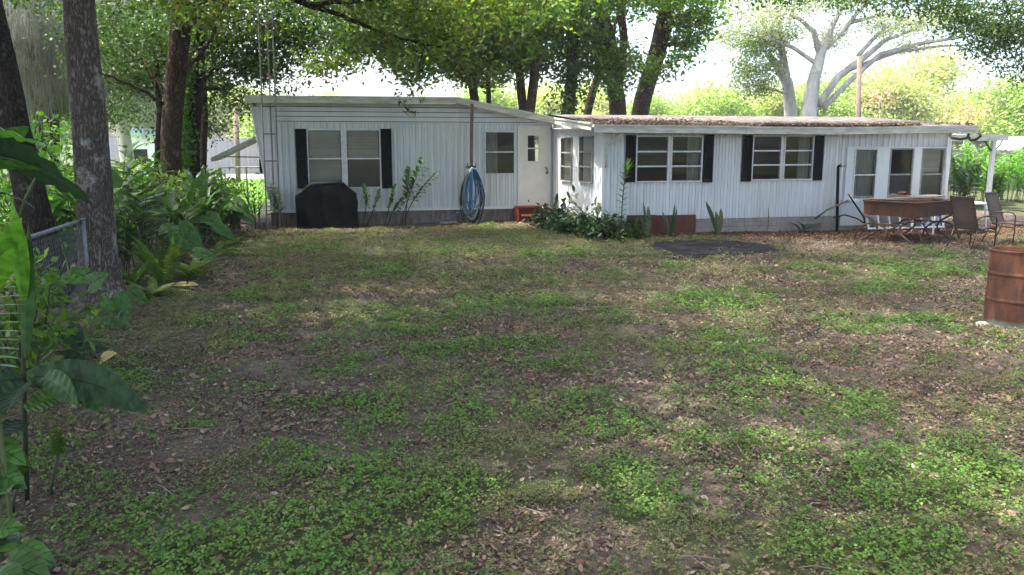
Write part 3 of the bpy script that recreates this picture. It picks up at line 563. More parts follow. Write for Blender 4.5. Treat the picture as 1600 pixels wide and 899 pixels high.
# downspout by the inner corner, gutter elbows at the right end
q = lambda x, y, Y=YR-.06: PY(x, y, Y)
mb = MB(); mb.tube([q(971,203,16.4), q(970,212,16.42), q(950,226), q(948,234), q(947,262)], .030, 8); mb.build('downspout', m_dirty, house, True)
mb = MB(); mb.tube([q(1482,214), q(1479,250), q(1476,310), q(1474,335)], .05, 4); mb.build('downspout', m_trim, house)
mb = MB(); mb.tube([q(1530,207,16.4), q(1532,213,16.4), q(1524,219,16.5), q(1516,219,16.6), q(1513,214,16.6)], .035, 8); mb.tube([q(1514,209,16.6), q(1511,216,16.6), q(1500,218,16.7), q(1484,215,16.7)], .03, 8); mb.build('gutter_pipe', m_darkmetal, house, True)
# roof litter
n = 16000; x = RNG.uniform(D.x+.1, XEr-.05, n); y = 16.37 + np.abs(RNG.normal(0,1,n))*np.where(x > 9.3, .28, .9)*np.where(x > 9.3, 1, .9); k = (y < 20.5) & ((x > 9.3) | (RNG.random(n) < .7)) & (fbm(x, y, .7, 3) > .35); x, y = x[k], y[k]; n = len(x)
N, T = rand_frames(n, 1.5); sz = RNG.uniform(.035,.08,n); z = np.array([roofz(a,b) for a,b in zip(x,y)]) + .01 + RNG.random(n)*np.where((x > 9.3) & (y < 16.7), .06, .015)
vv, ff = leaves_np(np.stack([x,y,z],1), N, T, sz, sz*.5, .1); o = np_mesh('roof_litter', vv, ff, RNG.random(n), LF_dead); tag(o, 'dark strip of dead leaves lying on the low roof edge', 'leaf litter', kind='stuff')

# awning, shelf unit and AC at the left end
t = empty('propped_awning', (-2, 22.5, 2), 'faded metal awning propped out from the left end of the house', 'awning')
a0, a1 = PY(404, 211, 21.2), PY(329, 247, 21.2); mb = MB(); dn = Vector((.012,0,-.09)); mb.prism([a0, a1, a1+dn, a0+dn], (0,2.0,0)); mb.build('awning_panel', m_dirty, t)
mb = MB(); mb.tube([PY(350,245,21.25), PY(412,246,21.25)], .014, 6); mb.build('prop_rod', m_darkmetal, t); mb = MB(); mb.tube([PY(350,245,23.1), PY(412,246,23.1)], .014, 6); mb.build('prop_rod', m_darkmetal, t)
t = empty('air_conditioner', (-1.7, 21.5, 1.2), 'dark boxy air conditioner on a wire shelf at the left end wall', 'air conditioner')
r = rect(406, 420, 249, 269, 21.3); mb = MB(); mb.box(r[0], r[1]+.1, 21.1, 21.5, r[2], r[3]); mb.build('casing', m_black, t, bevel=.01)
mb = MB(); 
for i in range(9): z = r[2]+.03+i*(r[3]-r[2]-.06)/8; mb.box(r[0]+.02, r[1]+.08, 21.09, 21.1, z-.004, z+.004)
mb.build('grille', m_darkmetal, t)
mb = MB(); mb.box(r[0]-.1, r[1]+.12, 21.0, 21.6, r[2]-.04, r[2]-.015); mb.tube([(r[0]-.05,21.05,r[2]-.03),(r[0]+.1,21.05,r[2]-.25),(r[1]+.1,21.05,r[2]-.3)], .012, 6); mb.build('shelf_bracket', m_greymetal, t)

# antenna tower
def tower():
    b = PY(428, 357, 20.15); b.z = 0; w_ = .30; hgt = 11
    t = empty('antenna_tower', b, 'thin triangular lattice antenna tower rising before the left end of the house', 'tower')
    tp = PY(424, 20, 20.15); lean = (tp - PY(436, 330, 20.15)); lean = lean/lean.z
    offs = [Vector((-w_/2,-.08,0)), Vector((w_/2,-.08,0)), Vector((.02,w_*.8-.08,0))]
    for o_ in offs: m_ = MB(); m_.tube([b+o_+lean*z+Vector((0,0,-.05 if z==0 else 0)) for z in (0,3,6,hgt)], .018, 6); m_.build('leg', m_greymetal, t)
    z = .35; m_ = MB()
    while z < hgt-.2:
        p = [b+o_+lean*z for o_ in offs]
        for i in range(3): m_.tube([p[i], p[(i+1)%3]], .012, 5)
        z += .62
    m_.build('rungs', m_rustdark, t)
tower()
# post with hoses
pb = PY(737, 346, 20.2); pb.z = 0
t = empty('wooden_post', pb, 'thin brown wooden post holding up the eave in front of the left wing', 'post')
p0, p1 = PY(735, 346, 20.2), PY(737.5, 166, 20.2); mb = MB(); mb.tube([Vector((p0.x,20.2,-.05)), Vector(((p0.x+p1.x)/2,20.2,1.4)), Vector((p1.x,20.2,2.95))], .052, 4); mb.build('post_shaft', m_wood_brown, t)
mb = MB(); z = 1.42; mb.box(p0.x-.12, p0.x+.12, 20.06, 20.13, z-.03, z+.03); mb.tube([(p0.x-.1,20.1,z),(p0.x-.1,19.95,z),(p0.x-.1,19.95,z+.1)], .012, 5); mb.tube([(p0.x+.1,20.1,z),(p0.x+.1,19.95,z),(p0.x+.1,19.95,z+.1)], .012, 5); mb.build('hose_hook', m_darkmetal, t)
def hose(m, label, seed, n, w0, zt, zb, extra=None, r=.012):
    random.seed(seed); mb = MB(); pts = []; cx = p0.x; jx = [RR(-.035,.035) for _ in range(20)]; jz = [RR(-.07,.07) for _ in range(20)]
    for i in range(n*16):
        a = i/16*2*math.pi; k = i//16; w0_ = w0; ww = w0*(1+.22*math.sin(k*2.3+seed)+.05*math.sin(i*.37)); zz_t = zt+.03*math.sin(k*1.7); zz_b = zb + .22*math.sin(k*1.3+seed)*(.5+.5*math.sin(k))
        zc = (zz_t+zz_b)/2; hh = (zz_t-zz_b)/2; s = math.sin(a); taper = 1-.42*max(0, math.cos(a))**2
        pts.append(Vector((cx + jx[k] + jz[k]*.3*math.cos(a) + ww*s*taper + .01*math.sin(k*4), 20.0 - .12*(i/(n*16)) + .02*math.sin(a*2), zc + jz[k] + hh*math.cos(a))))
    if extra: pts += extra
    mb.tube(pts, r, 6); o = mb.build('garden_hose', m, None, True); tag(o, label, 'garden hose')
gx = [PY(716,332,20.05), PY(706,338,20.05), PY(690,345,20.1), PY(675,347,20.1), PY(655,347,20.2), PY(650,345,20.3)]
for g_ in gx: g_.z = max(g_.z, .03)
hose(m_hose_b, 'blue garden hose looped on the wooden post, its end trailing left', 2, 5, .10, 1.40, .55)
hose(m_hose_b, 'long blue garden hose hanging in wide loops, trailing along the skirting', 5, 3, .23, 1.36, .18, [Vector((p0.x,20.0,.3))]+gx)
hose(m_hose_k, 'black garden hose coiled outermost on the wooden post', 9, 8, .25, 1.38, .12)
hose(m_hose_g, 'grey green garden hose coiled among the blue and black ones', 13, 6, .22, 1.34, .10)
random.seed(21)
# wooden step
s0 = PY(809, 344, 20.1); s0.z = 0
t = empty('wooden_steps', s0, 'low red-orange wooden steps below the cream door', 'steps')
xa, xb = PY(810,330,20.1).x, PY(859,330,20.1).x; zt = PY(830,322,20.4).z; 
for nm, b in (('tread', (xa,xb,20.28,20.56,zt-.04,zt)), ('tread', (xa+.05,xb+.02,19.98,20.27,zt-.24,zt-.20)), ('side_board', (xa-.035,xa,20.0,20.56,-.02,zt-.045)), ('side_board', (xb+.021,xb+.056,20.0,20.56,-.02,zt-.045)), ('riser', (xa+.01,xb,20.50,20.53,.0,zt-.05)), ('riser', (xa+.05,xb,20.22,20.24,.0,zt-.245))):
    mb = MB(); mb.box(*b); mb.build(nm, m_orange, t, bevel=.006)
mb = MB(); mb.box(xa-.3, xb-.2, 20.1, 20.4, -.03, .04); o = mb.build('paving_slab', m_block, None, bevel=.01); tag(o, 'cracked concrete slab at the foot of the red-orange steps', 'slab')
mb = MB(); c = PY(700,347,20.3); mb.box(c.x-.2, c.x+.25, 20.25, 20.5, -.02, .05); mb.build('splash_block', m_block, None, bevel=.02); o = C.objects['splash_block']; tag(o, 'low dark concrete block on the ground under the trailing hose', 'block')

# covered grill
def grill():
    c = PY(512, 354, 20.1); c.z = 0; px = 20.1/1262.
    prof = [(-.72,0.0),(-.70,.35),(-.715,.62),(-.70,.78),(-.58,.90),(-.40,1.02),(-.30,1.09),(.30,1.10),(.42,1.04),(.60,.88),(.70,.80),(.72,.6),(.70,.3),(.72,0.0)]
    k = len(prof); v = []; rows = [(-.30,1.0,-.06),(-.31,1.0,-.0),(-.22,1.02,.02),(0,1.0,.03),(.2,1.0,.0),(.28,.98,-.06)]
    prof2 = []
    for a, b in zip(prof, prof[1:]):
        for q in range(4): prof2.append((a[0]+(b[0]-a[0])*q/4, a[1]+(b[1]-a[1])*q/4))
    prof2.append(prof[-1]); k = len(prof2)
    for j, (dy, s, dz) in enumerate(rows):
        for i, (x, z) in enumerate(prof2):
            fold = .036*math.sin(x*17+z*3+j)*(1.1-min(z,1))+.01*math.sin(z*23+j*2+x*5)
            v.append((c.x+x*s*.98+fold*.6, c.y+dy+fold, max(0, z+(dz if z > .5 else 0))))
    f = [(j*k+i, j*k+i+1, (j+1)*k+i+1, (j+1)*k+i) for j in range(5) for i in range(k-1)]
    # front panel grid
    nb = len(v); R_ = 14; Cn = 22
    def top(x): return np.interp(x, [p[0] for p in prof[1:-1]], [p[1] for p in prof[1:-1]])
    for r_ in range(R_+1):
        for q in range(Cn+1):
            x = -.715+1.43*q/Cn; x2 = max(min(x,.70),-.70); zt = np.interp(x2, [-.70,-.58,-.40,-.30,.30,.42,.60,.70], [.75,.85,.97,1.03,1.04,.99,.83,.75]); z = zt*r_/R_
            bil = .05*math.sin(math.pi*min(1,r_/R_))*math.cos(x*1.5); fo = .045*math.sin(x*14+2*math.sin(z*3))*(1-r_/R_) + .012*math.sin(x*31+z*6)*(1-.6*r_/R_)+ .012*math.sin(z*9+x*4)
            v.append((c.x+x*.975, c.y-.30-bil*.6-fo if r_ < R_ else c.y-.30, z))
    f += [(nb+r_*(Cn+1)+q, nb+r_*(Cn+1)+q+1, nb+(r_+1)*(Cn+1)+q+1, nb+(r_+1)*(Cn+1)+q) for r_ in range(R_) for q in range(Cn)]
    mb = MB(); mb.add(v, f, .5)
    t = empty('covered_grill', c, 'barbecue grill under a black vinyl cover below the blinds window', 'grill')
    mb.build('cover', m_cover, t, True)
    m2 = MB()
    for sx in (-.5,.5):
        for sy in (-.18,.18): m2.tube([(c.x+sx,c.y+sy,0),(c.x+sx,c.y+sy,.5)], .02, 6)
    m2.build('frame', m_darkmetal, t)
grill()

# black standpipe with valve, leaning sticks
b = PY(1309, 345, 16.55); t = empty('standpipe', (b.x,b.y,0), 'black upright water pipe with a valve against the white wall', 'pipe')
mb = MB(); mb.tube([(b.x,16.55,-.05), PY(1309.5,262,16.55), PY(1311,259,16.5)], .032, 8); mb.build('pipe', m_black, t, True)
mb = MB(); mb.tube([PY(1311,259,16.55), PY(1316,260,16.5), PY(1323,259,16.45)], .015, 6); mb.tube([PY(1314,256,16.5), PY(1314,262,16.5)], .02, 6); mb.build('valve', m_greymetal, t, True)
mb = MB(); mb.tube([G(1256,354)+Vector((0,0,.0)), PY(1290,330,15.9), PY(1328,312,16.6)], [.03,.026,.02], 6, wob=.1); o = mb.build('fallen_branch', m_bark_pale, None, True); tag(o, 'pale bare branch leaning against the wall beside the black pipe', 'branch')
mb = MB(); mb.tube([PY(1325,303,16.5), PY(1335,318,16.3), PY(1350,340,16.1), PY(1352,353,16.0)], [.012,.02,.024,.02], 6); mb.tube([PY(1303,340,16.2), PY(1320,336,16.2), PY(1340,342,16.1), PY(1352,350,16.0)], .015, 6); o = mb.build('bent_iron_rod', m_black, None, True); tag(o, 'bent black iron rods lying against the white wall left of the rusty trough', 'iron rod')
mb = MB(); a = PY(1326,312,16.55); mb.tube([a, a+Vector((.12,-.1,-.02))], .035, 8); mb.box(a.x+.08,a.x+.16,a.y-.14,a.y-.08,a.z-.06,a.z+.02); o = mb.build('spigot', m_white, None); tag(o, 'small white water spigot on the wall below the left tall window', 'spigot')

# white slatted rack leaning on the wall under the three windows
c = PY(1418,345,16.3); t = empty('leaning_window_sash', (c.x,16.3,0), 'white framed window sash lying under the rusty trough against the wall', 'window frame')
x0, x1 = PY(1359,345,16.3).x, PY(1478,345,16.3).x; zb_, zt_ = .06, .42; mb = MB(); ob = lambda a,b,z_,zz_: mb.prism([Vector((a,16.3+(z_)*.35,z_)),Vector((b,16.3+(z_)*.35,z_)),Vector((b,16.3+zz_*.35,zz_)),Vector((a,16.3+zz_*.35,zz_))],(0,.03,0))
ob(x0,x1,zb_,zb_+.035); ob(x0,x1,zt_,zt_+.03); n = 7
for i in range(n+1): xx = x0+(x1-x0-.03)*i/n; ob(xx, xx+.03, zb_+.036, zt_-.001)
mb.build('sash_frame', m_white, t); mb = MB(); mb.prism([Vector((x0+.01,16.34+zb_*.35,zb_+.02)),Vector((x1-.01,16.34+zb_*.35,zb_+.02)),Vector((x1-.01,16.34+zt_*.35,zt_)),Vector((x0+.01,16.34+zt_*.35,zt_))],(0,.004,0)); mb.build('pane', m_glass, t)
mb = MB(); 
for i in range(14): xx = RR(x0+.05,x1-.1); w_ = RR(.02,.07); mb.box(xx, xx+w_, 16.55+i*.001, 16.56+i*.001, .08, RR(.25,.4))
mb.build('packing_strips', m_white, t)

# rusty trough on curved iron legs
def trough():
    Yc = 14.9
    c = G(1425, 380); c = Vector((11.35, Yc, 0))
    t = empty('rusty_trough', c, 'rusty steel fire trough on curved iron legs before the tall windows', 'fire pit')
    # ring frame box, seen with a corner towards the camera
    nl = PY(1350, 330, 15.1); nc_ = PY(1433, 338, 14.0); nr = PY(1492, 335, 14.55); 
    zt = lambda y, p: None
    a = Vector((PY(1350,325,15.1).x, 15.1, 0)); b = Vector((PY(1433,325,14.1).x, 14.1, 0)); d = Vector((PY(1491,325,14.7).x, 14.7, 0)); e = a + d - b
    z0, z1 = PY(1433,341,14.1).z, PY(1433,318,14.1).z
    z1 = z1+.0; ctr = (a+d)/2
    mb = MB()
    P = [a,b,d,e]
    for i in range(4):
        p, q = P[i], P[(i+1)%4]; inn = lambda s_: ctr + (s_-ctr)*.93
        ext = lambda s_, z: Vector((s_.x, s_.y, z)) 
        fl = lambda s_: ctr + (s_-ctr)*1.02
        mb.add([ext(p,z0), ext(q,z0), ext(fl(q),z1), ext(fl(p),z1), ext(inn(p),z0), ext(inn(q),z0), ext(inn(q),z1), ext(inn(p),z1)],
               [(0,1,2,3),(5,4,7,6),(3,2,6,7),(1,0,4,5)])
    mb.add([(p.x,p.y,z0+.01) for p in P], [(0,1,2,3)])
    mb.build('trough_box', m_rust, t)
    mb = MB(); l_ = lambda s_, z, k=1.03: tuple(Vector((ctr.x,ctr.y,z)) + (Vector((s_.x,s_.y,0))-Vector((ctr.x,ctr.y,0)))*k)
    for i in range(4):
        p, q = P[i], P[(i+1)%4]; mb.tube([l_(p,z1), l_(q,z1)], .02, 6); 
    mb.build('rim', m_rustdark, t)
    mb = MB()
    for k, (sx, ang, ln, wd, dz) in enumerate([(-.25,.15,1.1,.5,.03),(.1,-.1,.9,.6,.055),(.35,.3,.7,.4,.085)]):
        M = Matrix.Translation((ctr.x+sx, ctr.y, z1+dz)) @ Matrix.Rotation(-.4+ang,4,'Z') @ Matrix.Rotation(RR(-.05,.05),4,'X') @ Matrix.Rotation(RR(-.04,.04),4,'Y'); mb.obox(M, ln, wd, .015)
    mb.build('scrap_sheets', m_skirt, t)
    # two pairs of curved legs
    for s in (.16, .84):
        f0, f1 = a.lerp(b, s), e.lerp(d, s)
        for p in (f0, f1):
            mb = MB(); out = (p-ctr); out.z = 0; sg = 1 if s > .5 else -1; dr_ = (b-a).normalized()*sg; pts = []
            for i in range(13):
                th = i/12*math.pi; pts.append(Vector((p.x,p.y,0)) + dr_*(.16-.30*math.sin(th)) + Vector((0,0,z0*(1-i/12)))) 
            mb.tube(pts, .02, 6); pts = []
            for i in range(13):
                th = math.pi*i/12; pts.append(Vector((p.x,p.y,0)) + dr_*(-.05-.38*math.cos(th)) + Vector((0,0,.02+.34*math.sin(th))))
            mb.tube(pts, .018, 6); mb.build('leg', m_rustdark, t, True)
    mb = MB(); mb.tube([a.lerp(b,.16)+Vector((0,0,.35)), a.lerp(b,.84)+Vector((0,0,.35))], .015, 6); mb.tube([e.lerp(d,.16)+Vector((0,0,.35)), e.lerp(d,.84)+Vector((0,0,.35))], .015, 6); mb.tube([a.lerp(b,.5)+Vector((0,0,.35)), e.lerp(d,.5)+Vector((0,0,.35))], .015, 6); mb.build('stretcher', m_rustdark, t)
    mb = MB(); mb.add([], []); 
    q = Vector((ctr.x-.15, ctr.y, z1+.11)); 
    mb2 = MB()
    for i in range(26): M = Matrix.Translation(q+Vector((RR(-.09,.09),RR(-.09,.09),RR(-.01,.06)))) @ Matrix.Rotation(RR(0,6),4,'Z') @ Matrix.Rotation(RR(-.9,.9),4,'X'); mb2.obox(M, .08, .045, .004)
    o = mb2.build('dead_leaf_pile', LF_deadr); tag(o, 'small heap of dead leaves on top of the rusty trough', 'leaves')
trough()

# patio chairs
def patio_chair(loc, rz, label, first=None):
    if first:
        r = first.copy(); C.objects.link(r); r.location = loc; r.rotation_euler = (0,0,rz); r['label'] = label
        for ch in list(first.children): c = ch.copy(); C.objects.link(c); c.parent = r
        return r
    t = empty('patio_chair', (0,0,0), label, 'chair', 'brown sling patio chairs')
    sl = MB(); n = 14; w_ = .25; side = [(-.01,.40),(.05,.425),(.2,.42),(.38,.385),(.44,.40),(.50,.55),(.56,.75),(.62,.93),(.65,1.0)]   # (depth back from front, z)
    side = [(y-.25, z) for y, z in side]
    v = []; 
    for y, z in side: v += [(-w_,y,z),(w_,y,z),(w_,y+.004,z-.01),(-w_,y+.004,z-.01)]
    f = []
    for i in range(len(side)-1): b = i*4; f += [(b,b+1,b+5,b+4),(b+3,b+7,b+6,b+2),(b,b+4,b+7,b+3),(b+1,b+2,b+6,b+5)]
    sl.add(v, f); sl.build('sling', m_sling, t)
    fr = MB()
    for s in (-1,1): fr.tube([(s*w_, y, z) for y, z in side], .014, 6)
    for q in (0, 8): fr.tube([(-w_, side[q][0], side[q][1]), (w_, side[q][0], side[q][1])], .014, 6)
    fr.build('frame', m_bronze, t, True)
    for s in (-1,1):
        l = MB(); l.tube([(s*.27,-.24,0.0),(s*.265,-.25,.3),(s*.27,-.24,.58),(s*.27,-.19,.635),(s*.275,-.08,.65),(s*.27,.12,.64),(s*.26,.23,.60),(s*.26,.27,.52)], .013, 6); l.build('arm', m_bronze, t, True)
        l = MB(); l.tube([(s*.26,.20,.42),(s*.265,.28,.2),(s*.27,.36,0)], .013, 6); l.build('leg', m_bronze, t, True)
        l = MB(); l.tube([(s*.265,-.25,.34),(s*.265,.0,.36),(s*.26,.20,.42)], .011, 6); l.build('side_rail', m_bronze, t, True)
    t.location = loc; t.rotation_euler = (0,0,rz); return t
c1 = G(1519, 389); ch = patio_chair((c1.x,c1.y,0), math.radians(97), 'brown sling patio chair with its back turned to the camera behind the barrel')
c2 = G(1572, 380); patio_chair((c2.x,c2.y,0), math.radians(22), 'brown sling patio chair facing the yard at the right edge', ch)
# white table behind the chairs
c = G(1530, 372); c = Vector((c.x,c.y+.9,0)); t = empty('white_table', c, 'white plastic table behind the patio chairs', 'table')
mb = MB(); mb.box(c.x-.75,c.x+.75,c.y-.38,c.y+.38,.66,.70); mb.build('tabletop', m_white, t, bevel=.01)
for sx in (-1,1):
    for sy in (-1,1): mb = MB(); mb.tube([(c.x+sx*.62,c.y+sy*.3,.66),(c.x+sx*.7,c.y+sy*.34,0)], .022, 6); mb.build('leg', m_white, t)

# barrel
def barrel():
    l, r_ = G(1539, 512), 0.29; c = Vector((l.x+.39, l.y+.03, 0)); hgt = .85
    t = empty('steel_barrel', c, 'rusty orange-brown open steel barrel at the right edge of the yard', 'barrel')
    prof = []
    for i in range(60):
        z = hgt*i/59; rr = r_
        for zb in (.30,.59): rr += .009*math.exp(-((z-zb)/.010)**2)
        for k in (.08,.12,.45,.75): rr += .0
        prof.append((rr - (.0), z))
    n = 48; v = []; 
    prof = [(r_+.008,0),(r_+.008,.015)] + prof[2:-2] + [(r_+.008,hgt-.012),(r_+.01,hgt),(r_+.002,hgt+.004),(r_-.01,hgt-.01),(r_-.012,.1)]
    for i, (rr, z) in enumerate(prof):
        for j in range(n):
            a = 2*math.pi*j/n; d = .004*math.sin(a*3+z*7)+.003*math.sin(a*7-z*5); v.append((c.x+(rr+d)*math.cos(a), c.y+(rr+d)*math.sin(a), z+gz))
    f = [(i*n+j, i*n+(j+1)%n, (i+1)*n+(j+1)%n, (i+1)*n+j) for i in range(len(prof)-1) for j in range(n)]
    m = mat('rusted_drum', (.10,.036,.017), (.042,.02,.014), 5.0, .8, bump=.5, bscale=25, stretch=(1.6,1.6,.4), c3=(.17,.065,.022), c3scale=2.8, c3ramp=(.5,.72))
    nd = m.node_tree.nodes; L = m.node_tree.links.new; p = nd['Principled BSDF']; src = p.inputs['Base Color'].links[0].from_socket
    tc = nd.new('ShaderNodeTexCoord'); sx = nd.new('ShaderNodeSeparateXYZ'); L(tc.outputs['Object'], sx.inputs[0]); nz = nd.new('ShaderNodeTexNoise'); nz.inputs['Scale'].default_value = 6; L(tc.outputs['Object'], nz.inputs[0])
    ma = nd.new('ShaderNodeMath'); ma.operation = 'MULTIPLY_ADD'; ma.inputs[1].default_value = .12; L(nz.outputs['Fac'], ma.inputs[0]); L(sx.outputs['Z'], ma.inputs[2])
    rr = nd.new('ShaderNodeValToRGB'); e = rr.color_ramp.elements; e[0].position = .115; e[0].color = (1,1,1,1); e[1].position = .15; e[1].color = (0,0,0,1); L(ma.outputs[0], rr.inputs[0])
    mx = nd.new('ShaderNodeMixRGB'); L(rr.outputs[0], mx.inputs[0]); L(src, mx.inputs[1]); mx.inputs[2].default_value = (.075,.09,.085,1); L(mx.outputs[0], p.inputs['Base Color'])
    mb = MB(); mb.add(v, f, .5); mb.build('drum_shell', m, t, True)
    mb = MB(); mb.add([(c.x+(r_-.012)*math.cos(2*math.pi*j/n), c.y+(r_-.012)*math.sin(2*math.pi*j/n), .1+gz) for j in range(n)], [tuple(range(n))]); mb.build('drum_bottom', m_rustdark, t)
    s = G(1534, 510); mb = MB(); 
    bpy_s = bpy.data.meshes.new('rock'); import bmesh; bm = bmesh.new(); bmesh.ops.create_icosphere(bm, subdivisions=3, radius=.07)
    for q in bm.verts: q.co = Vector((q.co.x*1.15, q.co.y*.9, q.co.z*.45)) * (1+.12*math.sin(q.co.x*60+q.co.y*35))
    bm.to_mesh(bpy_s); bm.free(); o = bpy.data.objects.new('rock', bpy_s); C.objects.link(o); bpy_s.materials.append(m_stone); o.location = (s.x,s.y,.02); tag(o, 'small pale rock at the foot of the rusty barrel', 'rock')
gz = 0.0
barrel()
# patio cover at the right end
t = empty('patio_cover', (PY(1545,215,20.3).x,20.3,0), 'flat white metal patio roof on a slim post beyond the right end of the house', 'patio cover')
pA, pB = PY(1486,209,21.4), PY(1573,217,21.4); zc = PY(1530,214,21.4).z
mb = MB(); mb.prism([Vector((pA.x-.6,21.4,zc)), Vector((pB.x,21.4,zc)), Vector((pB.x,26,zc+.12)), Vector((pA.x-.6,26,zc+.12))], (0,0,.05)); mb.build('roof_panel', m_trim, t)
mb = MB(); mb.box(pA.x-.6, pB.x, 21.32, 21.4, zc-.12, zc+.07); mb.build('front_beam', m_dirty, t)
px_ = PY(1545,300,21.5).x
mb = MB(); mb.box(px_-.055, px_+.055, 21.45, 21.56, -.02, zc); mb.build('post', m_trim, t)
mb = MB(); mb.tube([(px_,21.5,zc-.45),(px_+.12,21.5,zc-.36),(px_+.25,21.5,zc-.22),(px_+.36,21.5,zc-.02)], .025, 6); mb.tube([(px_,21.5,zc-.45),(px_-.12,21.5,zc-.36),(px_-.25,21.5,zc-.22),(px_-.36,21.5,zc-.02)], .025, 6); mb.build('bracket', m_darkmetal, t)
# ---------------------------------------------------------------- chain link fence
FX = -2.9
t = empty('chain_link_fence', (FX, 10, 0), 'grey chain link fence with a steel top rail running along the left side', 'fence')
mb = MB(); mb.tube([(FX,1.0,1.06),(FX,10.86,1.06),(FX,27,1.06)], .024, 8); mb.build('top_rail', m_greymetal, t, True)
for y in (1.9, 4.9, 7.9, 10.9, 14.0, 17.1, 20.2, 23.3, 26.4): mb = MB(); mb.tube([(FX+.055,y,-.1),(FX+.055,y,1.08)], .028, 8); mb.tube([(FX+.055,y,1.08),(FX+.055,y,1.10)], .034, 8); mb.build('post', m_greymetal, t, True)
def chain(y0, y1, h=1.02, p=.055):
    n = int((y1-y0)/p); ys = y0+np.arange(n)*p; k = int(h/p); V = []
    zz = np.arange(k+1)*p+.03
    for sgn, off in ((1,0),(-1,1)):
        for j in range(k):
            ya = ys + (p/2 if (j+off) % 2 else 0)*1.0; yb = ys + (p/2 if (j+off+1) % 2 else 0)
            ya = ys + ((j % 2)*p/2)*sgn + (p if sgn < 0 else 0); yb = ys + (((j+1) % 2)*p/2)*sgn + (p if sgn < 0 else 0)
            V.append((ya, np.full(n, zz[j]), yb, np.full(n, zz[j+1])))
    ya, za, yb, zb = [np.concatenate([q[i] for q in V]) for i in range(4)]; m = len(ya); r = .0014
    X = np.full(m, FX+.03); o3 = [(r,0),(-r*.5,r*.87),(-r*.5,-r*.87)]
    v = np.stack([np.stack([X+a, ya+b, za],1) for a,b in o3] + [np.stack([X+a, yb+b, zb],1) for a,b in o3], 1).reshape(-1,3)
    b = np.arange(m)[:,None]*6; f = np.concatenate([b+np.array([[0,1,4,3]]), b+np.array([[1,2,5,4]]), b+np.array([[2,0,3,5]])]); return v, f
v, f = chain(1.2, 24); np_mesh('wire_mesh', v, f, np.zeros(len(f)), m_greymetal, t)

# ---------------------------------------------------------------- trees
def leafcloud(cl, size, aspect=.55, per=26, spread=.28, droop=.0):
    """cl: list of (centre, rx, ry, rz, n). Leaves gathered in twig clumps."""
    Ps = []
    for c, rx, ry, rz, n in cl:
        k = max(1, int(n/per)); q = RNG.normal(size=(k,3)); q = unit(q)*(RNG.random((k,1))**.45); q = q*np.array([rx,ry,rz]) + np.array(c)
        cnt = np.maximum(2, RNG.poisson(per, k)); idx = np.repeat(np.arange(k), cnt); sp = spread*RNG.uniform(.6,1.4,k)[idx]
        p = q[idx] + RNG.normal(size=(len(idx),3))*sp[:,None]*np.array([1,1,.55]); Ps.append(p)
    P = np.concatenate(Ps); n = len(P); N, T = rand_frames(n, .8); T = unit(T + np.array([0,0,-droop])); N = unit(N - T*np.sum(N*T,1,keepdims=True))
    ln = size*RNG.uniform(.6,1.3,n); v, f = leaves_np(P, N, T, ln, ln*aspect, .08); return v, f, np.clip(RNG.normal(.45,.28,n),0,1)
def limb(mb, a, b, ra, rb, n=6, sag=.12, segs=7, wob=.04):
    a, b = Vector(a), Vector(b); d = b-a; off = Vector((RR(-1,1),RR(-1,1),RR(-.3,1)))*d.length*sag; pts = []
    for i in range(segs+1):
        t = i/segs; pts.append(a + d*t + off*math.sin(math.pi*t) + Vector((RR(-1,1),RR(-1,1),RR(-1,1)))*d.length*.018)
    mb.tube(pts, [ra+(rb-ra)*(i/segs)**.8 for i in range(segs+1)], n, wob=wob); return pts
